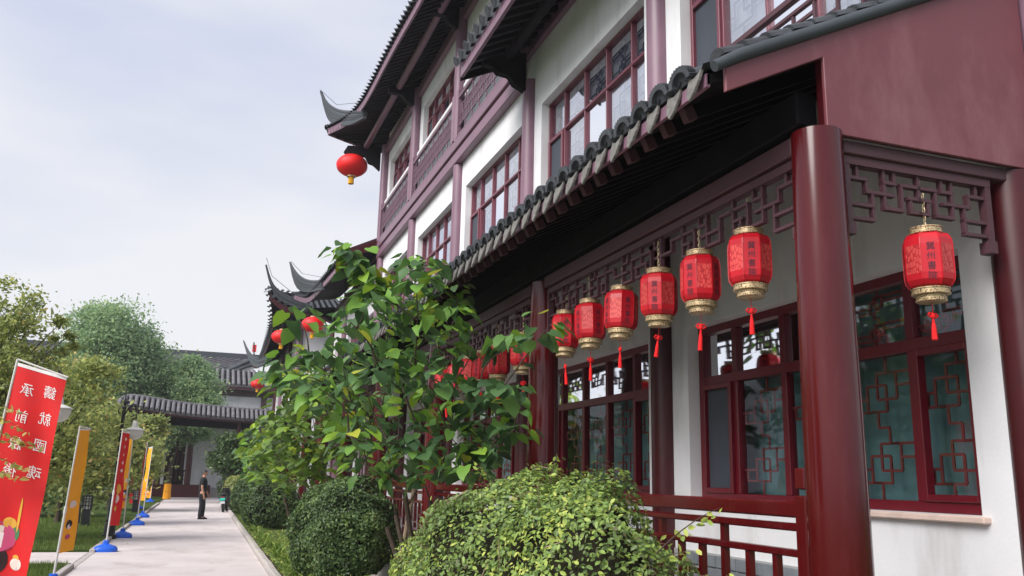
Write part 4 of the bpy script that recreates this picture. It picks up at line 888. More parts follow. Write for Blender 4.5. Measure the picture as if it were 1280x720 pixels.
def person(x, y):
    e = empty('person', (x, y, 0))
    V = [(0, 0, .93, .10), (0, 0, 1.10, .095), (.0, 0, 1.28, .105), (-.01, 0, 1.42, .085), (.0, 0, 1.49, .055), (.02, 0, 1.55, .065), (.03, 0, 1.62, .092), (.02, 0, 1.69, .075),
         (.0, -.10, .86, .085), (.02, -.10, .48, .058), (-.02, -.10, .09, .042), (.13, -.11, .035, .034),
         (.0, .10, .86, .085), (.06, .10, .48, .058), (.05, .10, .09, .042), (.20, .11, .035, .034),
         (-.01, -.19, 1.39, .058), (-.03, -.23, 1.12, .042), (.03, -.24, .90, .034), (.06, -.235, .80, .032), (.075, -.23, .73, .018),
         (-.01, .19, 1.39, .058), (.02, .23, 1.12, .042), (.15, .22, .93, .034), (.20, .20, .85, .032), (.23, .19, .79, .018), (.125, 0, 1.60, .014)]
    E = [(0, 1), (1, 2), (2, 3), (3, 4), (4, 5), (5, 6), (6, 7), (0, 8), (8, 9), (9, 10), (10, 11), (0, 12), (12, 13), (13, 14), (14, 15), (3, 16), (16, 17), (17, 18), (18, 19), (19, 20), (3, 21), (21, 22), (22, 23), (23, 24), (24, 25), (6, 26)]
    body = skinned('body', V, E, SKIN, e)
    for s, (hx, hz) in ((-1, (.06, .80)), (1, (.20, .85))):            # fingers and thumb on each hand
        for k in range(4):
            yy = s * (.235 if s < 0 else .20); M = MB().tube([(hx - .02 + k * .014, yy, hz - .03), (hx - .015 + k * .016, yy * .99, hz - .075), (hx + k * .016, yy * .97, hz - .11 + (.012 if k in (0, 3) else 0))], [.009, .008, .006], 6); o = M.build('finger', SKIN, None, True); o.parent = body
        o = MB().tube([(hx + .02, s * .215, hz - .01), (hx + .05, s * .20, hz - .045), (hx + .05, s * .20, hz - .07)], [.011, .009, .007], 6).build('thumb', SKIN, None, True); o.parent = body
    T = [(0, 0, .86, .155), (.0, 0, 1.06, .15), (.0, 0, 1.28, .165), (-.01, 0, 1.42, .135), (0, 0, 1.475, .075), (-.01, -.18, 1.40, .095), (-.03, -.225, 1.18, .08), (-.01, .18, 1.40, .095), (.01, .225, 1.18, .08)]
    skinned('shirt', T, [(0, 1), (1, 2), (2, 3), (3, 4), (3, 5), (5, 6), (3, 7), (7, 8)], SHIRT, e)
    Q = [(0, 0, .96, .14), (0, -.09, .84, .125), (.02, -.10, .48, .098), (-.02, -.10, .05, .085), (0, .09, .84, .125), (.06, .10, .48, .098), (.05, .10, .05, .085)]
    skinned('trousers', Q, [(0, 1), (1, 2), (2, 3), (0, 4), (4, 5), (5, 6)], TROU, e)
    for sx, sy in ((-.02, -.10), (.05, .10)):
        M = MB().loft([[(sx + u * 1.0, sy + math.copysign(w, q), z) for q in (-1, 1) for z in ((0, h) if q < 0 else (h, 0))] for u, w, h in ((-.07, .035, .06), (-.02, .045, .09), (.06, .048, .075), (.14, .045, .05), (.20, .025, .035))], True, True)
        o = M.build('shoe', SHOE, None, True, .008); o.parent = e
    M = MB(); n = 14
    rings = []
    for i in range(7):
        t = i / 6 * 1.5
        rings.append([(.012 + math.cos(q * 6.283 / n) * .108 * math.cos(t * .98) - .012, math.sin(q * 6.283 / n) * .088 * math.cos(t * .98), 1.63 + .10 * math.sin(t) + (.035 if math.cos(q * 6.283 / n) > .3 else -.03) * (1 - i / 6)) for q in range(n)])
    M.loft(rings, True, True); o = M.build('hair', HAIR, None, True); o.parent = e
    for s in (-1, 1): o = MB().lathe([(.004, -.03), (.014, -.02), (.017, .01), (.008, .03)], 8, (.015, s * .093, 1.61)).build('ear', SKIN, None, True); o.parent = e
    for s in (-1, 1): o = MB().lathe([(.002, -.006), (.009, 0), (.002, .006)], 8, (.105, s * .034, 1.635)).build('eye', INK, None, True); o.parent = e
    o = MB().box(.098, .112, -.026, .026, 1.553, 1.562).build('mouth', PCOL['rose'], None); o.parent = e
    return tag(e, 'person in black T-shirt and black trousers standing side-on on the path', 'person')
person(.10, 33.6)

# ------------------------------------------------------------------ parked electric scooter, seen from behind
def scooter(x, y):
    e = empty('electric_scooter', (x, y, 0)); B_ = mat('scooter_plastic', (0.015, 0.016, 0.02), .3, .1, 6.0); TY = mat('tyre_rubber', (.012, .012, .012), .85, .1, 9.0); CH = mat('scooter_metal', (.35, .35, .36), .35, .1, 8.0, metallic=.8)
    def wheel(yy):
        M = MB(); n = 20
        prof = [(.15, -.045), (.21, -.05), (.235, -.02), (.235, .02), (.21, .05), (.15, .045)]
        M.loft([[(x + d, yy + r * math.cos(a), .235 + r * math.sin(a)) for a in [6.2832 * j / n for j in range(n)]] for r, d in prof], True)
        w = M.build('wheel', TY, e, True)
        R_ = MB().loft([[(x + d, yy + r * math.cos(a), .235 + r * math.sin(a)) for a in [6.2832 * j / n for j in range(n)]] for r, d in ((.155, -.04), (.05, -.03), (.05, .03), (.155, .04))], True); R_.build('rim', CH, w, True)
    wheel(y); wheel(y + 1.22)
    M = MB(); M.loft([[(x + w * c, yy, z0 + (z1 - z0) * k) for c, k in ((-1, .15), (-.8, 0), (.8, 0), (1, .15), (1, .8), (.7, 1), (-.7, 1), (-1, .8))] for yy, w, z0, z1 in ((y - .28, .08, .50, .66), (y - .12, .14, .42, .72), (y + .25, .16, .35, .72), (y + .48, .14, .30, .62))], True, True)
    M.build('rear_body', B_, e, True, .01)
    MB().box(x - .14, x + .14, y + .45, y + .98, .28, .36).build('footboard', B_, e, False, .02)
    MB().loft([[(x + w * c, yy + dy, z) for c, dy in ((-1, 0), (-.6, -.06), (.6, -.06), (1, 0), (.6, .06), (-.6, .06))] for yy, z, w in ((y + .98, .30, .16), (y + 1.02, .6, .20), (y + .95, .85, .19), (y + .90, 1.0, .13))], True, True).build('front_shield', B_, e, True)
    MB().loft([[(x + w * c, yy, z + h * k) for c, k in ((-1, 0), (1, 0), (.85, 1), (-.85, 1))] for yy, w, z, h in ((y - .25, .10, .70, .07), (y, .15, .71, .10), (y + .35, .15, .71, .09), (y + .5, .08, .70, .05))], True, True).build('seat', SHOE, e, True, .015)
    hb = MB().tube(smooth_pts([(x - .34, y + .82, 1.02), (x - .15, y + .90, 1.06), (x + .15, y + .90, 1.06), (x + .34, y + .82, 1.02)]), .018, 8).build('handlebar', B_, e, True)
    for s in (-1, 1):
        MB().tube([(x + s * .33, y + .825, 1.021), (x + s * .38, y + .80, 1.01)], .024, 8).build('grip', TY, hb, True)
        M = MB().tube([(x + s * .22, y + .87, 1.06), (x + s * .30, y + .86, 1.22)], .007, 6); M.lathe([(.01, -.01), (.06, -.006), (.06, .006), (.01, .01)], 12, (x + s * .32, y + .85, 1.26)); M.build('mirror', B_, hb, True)
    MB().box(x - .12, x + .12, y - .335, y - .32, .44, .60).build('plate_bracket', B_, e); pl = bx('number_plate', x - .11, x + .11, y - .345, y - .336, .49, .60, mat('plate_green', srgb(60, 190, 170), .4, .05, 5.0), e, .003)
    bx('plate_lower', x - .10, x + .10, y - .345, y - .336, .36, .46, mat('plate_white', (.6, .6, .62), .4, .05, 5.0), e, .003)
    bx('tail_light', x - .07, x + .07, y - .305, y - .285, .60, .65, mat('tail_lens', srgb(150, 10, 14), .2, .05, 5.0), e, .006)
    MB().tube([(x - .12, y + .3, .30), (x - .2, y + .28, .02)], .014, 6).build('side_stand', CH, e)
    M = MB(); M.loft([[(x + (.12 + w) * math.copysign(1, -1 if q < 0 else 1) , y + r * math.cos(a), .235 + r * math.sin(a)) for a in [.4 + 2.2 * j / 8 for j in range(9)]] for q, w, r in ((-1, -.05, .27), (1, -.05, .27))]); M.build('mudguard', B_, e, True)
    e.rotation_euler = (0, R(-4), R(-8)); return tag(e, 'black electric scooter with green number plate parked by the hedge', 'scooter')
scooter(1.02, 39.6)

# ------------------------------------------------------------------ foliage
def unit(a): return a / np.maximum(1e-9, np.linalg.norm(a, axis=1, keepdims=True))
DIA = (np.array([(-.5, 0, 0), (-.05, .28, .07), (.5, 0, -.03), (-.05, -.28, .07)]), [(0, 3, 2), (0, 2, 1)])
OVAL = (np.array([(-.5, 0, 0), (-.18, .25, .05), (.22, .22, .04), (.5, 0, -.06), (.22, -.22, .04), (-.18, -.25, .05)]), [(0, 5, 4, 3), (0, 3, 2, 1)])
HEART = (np.array([(0, 0, 0), (.33, 0, .0), (.68, 0, -.05), (1.0, 0, -.16), (-.10, .25, .03), (.14, .43, .05), (.50, .39, .0), (.80, .18, -.09), (-.10, -.25, .03), (.14, -.43, .05), (.50, -.39, .0), (.80, -.18, -.09)]),
         [(0, 1, 5, 4), (1, 2, 6, 5), (2, 3, 7, 6), (0, 8, 9, 1), (1, 9, 10, 2), (2, 10, 11, 3)])
def leaf_mesh(name, P, Nn, S, tint, m, shape=DIA, T=None):
    """one mesh of many leaves: centres P, face normals Nn, sizes S, per-leaf tint 0..1"""
    tv, tf = shape; n = len(P); k = len(tv)
    Nn = unit(np.asarray(Nn, float)); T = rng.normal(size=(n, 3)) if T is None else np.asarray(T, float)
    T = unit(T - Nn * np.sum(T * Nn, 1, keepdims=True)); B = np.cross(Nn, T); S = np.asarray(S, float).reshape(-1, 1, 1)
    V = P[:, None, :] + S * (tv[None, :, 0, None] * T[:, None] + tv[None, :, 1, None] * B[:, None] + tv[None, :, 2, None] * Nn[:, None])
    lens = np.array([len(f) for f in tf]); base = np.concatenate([np.array(f) for f in tf]); lt = len(base)
    idx = (np.arange(n)[:, None] * k + base[None]).ravel(); starts0 = np.concatenate([[0], np.cumsum(lens)[:-1]])
    starts = (np.arange(n)[:, None] * lt + starts0[None]).ravel()
    me = bpy.data.meshes.new(name); me.vertices.add(n * k); me.vertices.foreach_set('co', V.astype(np.float32).ravel())
    me.loops.add(len(idx)); me.loops.foreach_set('vertex_index', idx.astype(np.int32)); me.polygons.add(len(starts)); me.polygons.foreach_set('loop_start', starts.astype(np.int32)); 
    at = me.attributes.new('tint', 'FLOAT', 'POINT'); at.data.foreach_set('value', np.repeat(np.clip(tint, 0, 1), k).astype(np.float32))
    me.materials.append(m); me.update(calc_edges=True); me.validate()
    if k > 6: me.polygons.foreach_set('use_smooth', np.ones(len(starts), bool))
    return me
def leaves(name, P, Nn, S, tint, m, parent, shape=DIA, T=None, origin=None):
    o0 = np.array(WL[parent] if origin is None else origin); me = leaf_mesh(name, np.asarray(P) - o0, Nn, S, tint, m, shape, T)
    o = put(name, me, o0, parent); return stuff(o)
def rand_dirs(n, bias=(0, 0, 0)): return unit(rng.normal(size=(n, 3)) + np.array(bias))

def hedge(name, label, blobs, n, size, m, cat='shrub', core=.86, rough=.10, group=None, lo=-.2):
    """clipped shrub: leaves on and just under the skin of joined ellipsoids, over an added solid dark core"""
    c0 = blobs[0][0]; e = empty(name, (c0[0], c0[1], .05)); w = np.array([r[0] * r[1] + r[1] * r[2] for c, r in blobs]); w = w / w.sum(); PP = []; NN = []
    for (c, r), f in zip(blobs, w):
        q = int(n * f * 1.25); d = rand_dirs(q); d = d[d[:, 2] > lo]; c = np.array(c); r = np.array(r)
        lump = 1 + rough * (np.sin(d[:, 0] * 5 + c[0] * 3) * np.sin(d[:, 1] * 6 + 1.3) + .6 * np.sin(d[:, 2] * 9 + d[:, 1] * 7) * .8) 
        dep = 1 - np.abs(rng.normal(size=len(d))) * .055 + (rng.random(len(d)) < .05) * rng.random(len(d)) * .07
        p = c + d * r * (lump * dep)[:, None]; keep = p[:, 2] > .03
        for (c2, r2) in blobs:
            if c2 is not None and tuple(c2) != tuple(c): keep &= np.sum(((p - np.array(c2)) / np.array(r2)) ** 2, 1) > .86
        PP.append(p[keep]); NN.append((d / r)[keep])
    P_ = np.concatenate(PP); Nn = unit(unit(np.concatenate(NN)) * 1.0 + rng.normal(size=P_.shape) * .55 + np.array((0, 0, .25)))
    S = size * rng.uniform(.6, 1.35, len(P_)); patch = np.sin(P_[:, 0] * 4.3 + 1) * np.sin(P_[:, 1] * 3.1) * .13 + np.sin(P_[:, 1] * 7 + P_[:, 2] * 6) * .10
    leaves('foliage', P_, Nn, S, rng.beta(2, 2.4, len(P_)) + patch, m, e, OVAL)
    M = MB()
    for c, r in blobs:
        rings = []
        for i in range(9):
            t = -.9 + i / 8 * (math.pi / 2 + .9 - .02)
            rings.append([(c[0] + r[0] * core * math.cos(t) * math.cos(j * .3927) * (1 + .05 * math.sin(j * 5 + i)), c[1] + r[1] * core * math.cos(t) * math.sin(j * .3927) * (1 + .05 * math.cos(j * 3 + i)), max(.0, c[2] + r[2] * core * math.sin(t))) for j in range(16)])
        M.loft(rings, True, True)
    M.build('dark_core', CORE, e)
    for i in range(14):
        c, r = blobs[i % len(blobs)]; a = random.uniform(0, 6.28); k = random.uniform(.1, .5)
        MB().tube([(c[0] + r[0] * .2 * math.cos(a), c[1] + r[1] * .2 * math.sin(a), 0), (c[0] + r[0] * k * math.cos(a), c[1] + r[1] * k * math.sin(a), c[2])], [.014, .008], 5).build('stem', BARK, e)
    return tag(e, label, cat, group), P_
CORE = mat('shrub_core', (0.022, 0.020, 0.012), 0.95, .5, 25.0, spec=.1, bump=.6, bscale=60)  # solid dark fill added inside the leaves to block see-through

# near mound beside the veranda
mound, MP = hedge('mounded_shrub', 'large loose yellow-green mounded shrub in front of the veranda railing',
      [((1.98, 5.55, .62), (.70, 1.15, 1.06)), ((2.10, 4.65, .60), (.60, .85, 1.04)), ((1.90, 6.6, .50), (.55, .85, .80)), ((1.85, 7.4, .35), (.45, .7, .50)), ((2.25, 5.2, 1.25), (.34, .40, .42)), ((1.75, 5.9, 1.15), (.32, .42, .36)), ((2.12, 4.55, 1.2), (.30, .34, .42))], 80000, .033, LF_MOUND, rough=.11, core=.80)
def shoots(e, spots, m, size, ln):
    for x, y, z, dx, dy, dz in spots:
        d = np.array((dx, dy, dz)); k = 9; c = np.array((x, y, z)); pts = [c + d * ln * t / 5 + np.array((0, 0, -.02 * t * t * .2)) for t in range(6)]
        MB().tube(pts, [.004, .004, .003, .003, .002, .001], 4).build('shoot', BARK, e)
        P_ = np.array([pts[0] + (pts[-1] - pts[0]) * t for t in np.linspace(.15, 1, 14)]) + rng.normal(size=(14, 3)) * .015
        leaves('shoot_leaves', P_, rand_dirs(14, (0, 0, 1)), size * rng.uniform(.7, 1.3, 14), rng.uniform(.5, 1, 14), m, e, OVAL)
shoots(mound, [(2.2, 4.0, 1.3, .55, -.55, .8), (2.25, 4.05, 1.15, .6, -.6, .35), (2.25, 4.1, 1.0, .6, -.6, .25), (2.2, 4.1, .95, .7, -.7, 0), (2.2, 4.2, 1.2, .5, -.5, .5), (2.1, 5.2, 1.62, .2, .2, .7), (2.0, 6.0, 1.6, -.3, .3, .6), (2.2, 4.6, 1.55, .2, -.2, .6)], LF_MOUND, .045, .42)
M = MB()
for i in range(70):
    p = Vector(MP[rng.integers(len(MP))]); d = Vector((random.gauss(0, 1), random.gauss(0, 1), random.gauss(.1, .5))).normalized(); q = p + d * random.uniform(.08, .22)
    M.tube([p - d * .06, p.lerp(q, .5) + Vector((0, 0, .012)), q], [.003, .0025, .0015], 4)
stuff(M.build('bare_twigs', STAKE, mound))
G1 = 'clipped globe shrubs along the bed'
hedge('globe_shrub', 'dark green clipped globe shrub beside the mounded yellow-green shrub', [((2.0, 12.7, .86), (.74, .80, .76))], 20000, .05, LF_DARK, group=G1, lo=-.75, rough=.085)
hedge('globe_shrub', 'second clipped globe shrub along the path from the mounded one', [((1.98, 26.5, .78), (.80, .95, .78))], 6000, .075, LF_DARK, group=G1, lo=-.75, rough=.085)
hedge('globe_shrub', 'olive clipped globe shrub next to the parked scooter', [((1.85, 34.5, .75), (.72, .85, .75))], 4500, .085, LF_DARK, group=G1, lo=-.75, rough=.085)
for o in [o for o in COL.objects if o.name.startswith('globe_shrub')]:
    c = WL[o]; sp = []
    for k in range(9):
        a = random.uniform(0, 6.28); h = random.uniform(.1, 1.2); sp.append((c.x + .72 * math.cos(a) * math.cos(h), c.y + .76 * math.sin(a) * math.cos(h), .85 + .70 * math.sin(h), math.cos(a) * .5, math.sin(a) * .5, .8))
    shoots(o, sp, LF_DARK, .055, .18)
hedge('clipped_hedge', 'low clipped hedge behind the parked scooter', [((1.75, 43.0, .70), (.75, 2.0, .85))], 5000, .11, LF_OLIVE, 'hedge', lo=-.6)
hedge('clipped_hedge', 'low dark hedge under the round tree near the rear hall', [((2.2, 52.5, .8), (1.2, 3.0, 1.0))], 4000, .13, LF_DARK, 'hedge', lo=-.6)

def in_poly(px, py, poly):
    c = False; j = len(poly) - 1
    for i in range(len(poly)):
        if (poly[i][1] > py) != (poly[j][1] > py) and px < (poly[j][0] - poly[i][0]) * (py - poly[i][1]) / (poly[j][1] - poly[i][1]) + poly[i][0]: c = not c
        j = i
    return c
def sample_poly(poly, n):
    xs = [p[0] for p in poly]; ys = [p[1] for p in poly]; out = []; tries = 0
    while len(out) < n and tries < 20000:
        tries += 1; a, b = random.uniform(min(xs), max(xs)), random.uniform(min(ys), max(ys))
        if in_poly(a, b, poly) and all((a - q[0]) ** 2 + (b - q[1]) ** 2 > ((max(xs) - min(xs)) * (max(ys) - min(ys)) / n) * .28 for q in out): out.append((a, b))
    return out

def broad_tree(name, label, base, targets, nst, m, size, per, singles, spread, cat='tree', tintf=None, shape=HEART, st_h=1.0):
    """many-stemmed small tree: limbs reach each branch target, large leaves hang in sprays there"""
    e = empty(name, base); base = Vector(base); tk = MB()
    nodes = []                                 # (point, radius, path length from the root); every target joins the best node already grown
    for i in range(nst):
        a = 6.283 * i / nst + .4; b0 = base + Vector((math.cos(a) * .07, math.sin(a) * .07, 0)); hgt = random.uniform(.8, 1.5) * st_h
        pts = smooth_pts([b0, b0 + Vector((math.cos(a) * .10 * hgt, math.sin(a) * .10 * hgt, hgt * .5)), b0 + Vector((math.cos(a) * .30 * hgt, math.sin(a) * .30 * hgt, hgt))])
        tk.tube(pts, [.034, .022], 8); nodes += [(p, .03, (p - base).length) for p in pts[2:]]
    for t in sorted([Vector(t) for t in targets], key=lambda t: (t - base).length):
        bi = min(nodes, key=lambda q: (q[0] - t).length + .35 * q[2] + (1.5 * max(0, q[0].z - t.z)))
        d = t - bi[0]; m1 = bi[0] + d * .45 + Vector((random.gauss(0, .05), random.gauss(0, .05), d.length * .10)); pts = smooth_pts([bi[0], m1, t])
        r0 = min(.02, .005 + .008 * d.length); tk.tube(pts, [r0, .0035], 6)
        L_ = bi[2]
        for p in pts[3:]: nodes.append((p, .006, L_ + (p - bi[0]).length))
    tk.build('trunk', BARK, e, True)
    P_ = []; Nn = []; T_ = []; S = []; ti = []
    for q, t in enumerate(targets):
        br = random.uniform(-.15, .15) + (tintf(t) if tintf else 0)
        for k in range(per):
            d = Vector((random.gauss(0, 1), random.gauss(0, 1), random.gauss(-.05, .45))).normalized(); p = Vector(t) + d * spread * random.uniform(.15, 1) ** .7
            P_.append(p); o = Vector((d.x, d.y, random.uniform(-.9, .05))).normalized(); T_.append(o); nn = Vector((random.gauss(0, .38), random.gauss(0, .38), 1)) + Vector((d.x, d.y, 0)) * .45; Nn.append(nn)
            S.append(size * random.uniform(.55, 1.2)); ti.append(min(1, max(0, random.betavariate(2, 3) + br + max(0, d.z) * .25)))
    P_ = np.array(P_); Nn = np.array(Nn); T_ = np.array(T_); S = np.array(S); ti = np.array(ti)
    dist = np.linalg.norm(P_ - np.array(EYE), axis=1) / S; order = np.argsort(dist); near, rest = order[:singles], order[singles:]
    if singles:
        lib = []
        curl = (shape[0] * np.array((.96, .86, 1)) + np.stack([0 * shape[0][:, 0], .05 * np.sin(shape[0][:, 0] * 7), .55 * shape[0][:, 1] ** 2 - .22 * shape[0][:, 0] ** 2 + .06 * np.sin(shape[0][:, 0] * 9) * np.sign(shape[0][:, 1])], 1), shape[1])
        for k in range(16): lib.append(leaf_mesh('leaf', np.zeros((1, 3)), np.array([(0, 0, 1.)]), [1], np.array([(k % 8) / 7.]), m, shape if k < 8 else curl, np.array([(1., 0, 0)])))
        for i in near:
            z = Vector(Nn[i]).normalized(); x = Vector(T_[i]); x = (x - z * x.dot(z)).normalized(); yv = z.cross(x)
            o = put('leaf', lib[int(round(ti[i] * 7)) + 8 * random.randint(0, 1)], P_[i], e, Matrix((x, yv, z)).transposed().to_euler(), (S[i] * 1.0, S[i] * random.uniform(.85, 1.1), S[i] * random.uniform(.6, 2.0)))
    if len(rest): leaves('foliage', P_[rest], Nn[rest], S[rest], ti[rest], m, e, shape, T_[rest])
    return tag(e, label, cat)

polyT = [(428, 312), (452, 318), (475, 350), (505, 335), (530, 318), (548, 350), (585, 372), (572, 395), (592, 425), (588, 455), (600, 478), (640, 482), (658, 495), (660, 515), (640, 545), (612, 572), (590, 590), (545, 602), (500, 606), (452, 590), (425, 570), (432, 530), (398, 500), (372, 480), (342, 470), (350, 415), (365, 400), (400, 402), (432, 398), (440, 385), (460, 380), (452, 345)]
tg = []
for px, py in [q for q in sample_poly(polyT, 96) if all((q[0] - a) ** 2 + (q[1] - b) ** 2 > 26 ** 2 for a, b in ((352, 420), (391, 404)))] + [(430, 314), (442, 326), (456, 342), (470, 360), (485, 374), (640, 432), (662, 420), (682, 412), (520, 326), (536, 335), (372, 396), (610, 545), (590, 560)]:
    r_ = pdir(px, py); ra = r_.y / r_.x; Yt = random.uniform(7.0, 9.6)
    if py < 365 and px < 490: Yt = 8.3 + (px - 430) * .004
    if Yt / ra > 2.62: Yt = ra * random.uniform(2.2, 2.62)
    tg.append(onY(px, py, Yt))
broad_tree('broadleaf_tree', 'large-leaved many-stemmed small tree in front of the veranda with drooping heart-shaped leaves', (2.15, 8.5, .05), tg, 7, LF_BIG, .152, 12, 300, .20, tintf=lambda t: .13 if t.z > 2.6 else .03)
st = empty('support_stake', onX(505, 700, 2.0)); a = onX(498, 712, 2.0); b = onX(520, 600, 2.1); MB().tube([a, b], [.026, .022], 8).build('stake', STAKE, st, True); tag(st, 'leaning tan wooden stake propping the large-leaved tree', 'stake')
polyU = [(345, 478), (368, 452), (410, 458), (440, 480), (452, 520), (440, 570), (410, 600), (350, 604), (325, 596), (318, 570), (322, 545), (340, 520)]
tg = []
for px, py in sample_poly(polyU, 80): tg.append(onY(px, py, random.uniform(15.5, 20.5)))
tg = [t for t in tg if t.x < 2.7]
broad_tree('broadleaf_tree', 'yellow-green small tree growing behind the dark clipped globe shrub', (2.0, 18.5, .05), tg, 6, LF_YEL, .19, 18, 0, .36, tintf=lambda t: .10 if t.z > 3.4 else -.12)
tg = [onY(px, py, random.uniform(27, 33)) for px, py in sample_poly([(306, 565), (315, 545), (340, 530), (352, 570), (340, 596), (312, 592)], 26)]
broad_tree('broadleaf_tree', 'green small tree between the two farther globe shrubs', (2.1, 29.5, .05), [t for t in tg if t.x < 2.8], 5, LF_BIG, .22, 22, 0, .42, tintf=lambda t: .1)

def crown_tree(name, label, base, ells, n, size, m, trunk=.10, clumps=40, cs=.30, wrap=None, group=None, cat='tree', dense=1.0):
    """single-trunk tree: limbs to clumps spread through joined ellipsoids, leaves scattered round every clump"""
    base = Vector(base); e = empty(name, base); tk = MB(); cen = []
    tot = sum(r[0] * r[1] * r[2] for c, r in ells)
    for c, r in ells:
        q = max(6, int(clumps * r[0] * r[1] * r[2] / tot)); k = 0
        while k < q:
            v = rng.uniform(-1, 1, 3); l = np.linalg.norm(v)
            if l > 1 or l < .35: continue
            cen.append((np.array(c) + v * np.array(r) * .92, min(r))); k += 1
    c0 = Vector(ells[0][0]); fork = base.lerp(c0, .62); fork = Vector((base.x + (c0.x - base.x) * .45, base.y + (c0.y - base.y) * .45, fork.z))
    tk.tube(smooth_pts([base, Vector((base.x + trunk * .2, base.y, base.z + (fork.z - base.z) * .6)), fork, c0 + Vector((0, 0, ells[0][1][2] * .5))]), [trunk * (1.15 - .95 * i / 12) for i in range(13)][:len(smooth_pts([base, base, fork, c0]))], 9)
    for c, r in cen[::2]: c = Vector(c); tk.tube([fork.lerp(c0, random.uniform(-.2, .6)), fork.lerp(c, .55) + Vector((0, 0, .1)), c], [trunk * .35, trunk * .22, trunk * .08], 5)
    tk.build('trunk', BARK, e, True)
    per = n // len(cen); PP = []; TT = []
    for c, r in cen:
        q = rng.normal(size=(per, 3)) * cs * r * np.array((1, 1, .7)); PP.append(np.asarray(c) + q); TT.append(rng.beta(2, 2.5, per) + rng.uniform(-.16, .16) + q[:, 2] / (r * cs) * .06)
    P_ = np.concatenate(PP); ok = P_[:, 2] > base.z + .15; P_ = P_[ok]; TT = np.concatenate(TT)[ok]
    leaves('crown', P_, rand_dirs(len(P_), (0, 0, .9)), size * rng.uniform(.6, 1.35, len(P_)), TT, m, e)
    if wrap: MB().lathe([(trunk * 1.45, .02), (trunk * 1.25, .02 + .9)], 12, base).build('trunk_wrap', wrap, e, True)
    return tag(e, label, cat, group)
def ell(px, py, Y, rx, rz, ry=None):
    """ellipsoid whose centre is seen at a photo point at distance Y and whose size is given in photo pixels"""
    c = onY(px, py, Y); s = Y / F_PX * 1.0; return (tuple(c), (rx * s, (ry or rx) * s, rz * s))
# small trees on the lawn
crown_tree('small_tree', 'loose yellow-green small-leaved tree overhanging the large red banner', (-3.35, 12.0, .03), [ell(0, 470, 12.3, 56, 95), ell(45, 420, 12.6, 40, 50), ell(-40, 520, 12, 60, 110), ell(18, 385, 12.2, 34, 44), ell(85, 418, 12.8, 18, 26)], 12500, .062, LF_OLIVE, .06, 100, .20)
near_tree = [o for o in COL.objects if o.name == 'small_tree'][0]
shoots(near_tree, [(*onY(px, py, 9.55), dx, .0, dz) for px, py, dx, dz in ((-25, 515, .8, -.15), (-25, 535, .9, -.1), (-20, 550, .9, .05), (-30, 565, .8, -.1), (-25, 590, .7, .1), (-30, 500, .7, .0))], LF_OLIVE, .075, .55)
crown_tree('small_tree', 'olive small tree behind the lamp post and red banner', (-3.6, 20.9 + 2, .03), [ell(60, 540, 23, 62, 80), ell(110, 480, 23, 30, 40)], 9000, .13, LF_OLIVE, .08, 60, .26)
crown_tree('small_tree', 'bronze-tinged small tree beside the gold-printed red flag', (-4.0, 30, .03), [ell(112, 560, 30, 48, 60), ell(135, 540, 31, 28, 36)], 8000, .15, LF_OLIVE, .09, 50, .26)
crown_tree('small_tree', 'rounded olive small tree under the left end of the covered walkway', (-3.6, 41, .03), [ell(150, 575, 40, 36, 48), ell(186, 552, 43, 18, 30)], 8000, .2, LF_OLIVE, .1, 50, .26)
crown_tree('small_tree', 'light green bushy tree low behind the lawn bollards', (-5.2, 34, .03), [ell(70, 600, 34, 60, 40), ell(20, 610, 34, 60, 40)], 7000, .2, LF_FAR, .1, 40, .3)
# tall trees beyond the walkway
FB = 'tall trees in front of the rear hall'
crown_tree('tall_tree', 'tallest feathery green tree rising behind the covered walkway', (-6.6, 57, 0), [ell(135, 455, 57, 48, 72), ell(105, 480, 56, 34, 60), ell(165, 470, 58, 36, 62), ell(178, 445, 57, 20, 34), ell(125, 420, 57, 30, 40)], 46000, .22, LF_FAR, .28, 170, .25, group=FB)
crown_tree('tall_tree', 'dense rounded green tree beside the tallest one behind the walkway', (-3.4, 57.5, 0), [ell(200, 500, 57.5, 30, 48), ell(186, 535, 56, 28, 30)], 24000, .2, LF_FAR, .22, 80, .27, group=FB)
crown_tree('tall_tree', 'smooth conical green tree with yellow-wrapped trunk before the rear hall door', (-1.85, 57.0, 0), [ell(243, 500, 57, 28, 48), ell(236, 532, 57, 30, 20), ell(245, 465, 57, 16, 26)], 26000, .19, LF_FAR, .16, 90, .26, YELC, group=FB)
crown_tree('round_tree', 'dark green round tree behind the person near the rear hall', (1.95, 46.5, .05), [ell(287, 572, 46, 20, 27), ell(292, 558, 46, 14, 16)], 8000, .2, LF_DARK, .09, 46, .27)
for i, (x, y, h) in enumerate([(-10.5, 13, 5), (-11, 20, 6), (-9.5, 6, 4.6)]):   # opposite side of the lawn, out of this view, mirrored in the windows
    crown_tree('lawn_tree', ['leafy lawn tree mirrored in the windows, middle of three', 'leafy lawn tree mirrored in the windows, tallest of three', 'leafy lawn tree mirrored in the windows, shortest of three'][i], (x, y, .03), [((x, y, h * .62), (2.2, 2.2, h * .42))], 4000, .3, LF_FAR, .12, 40, .3)

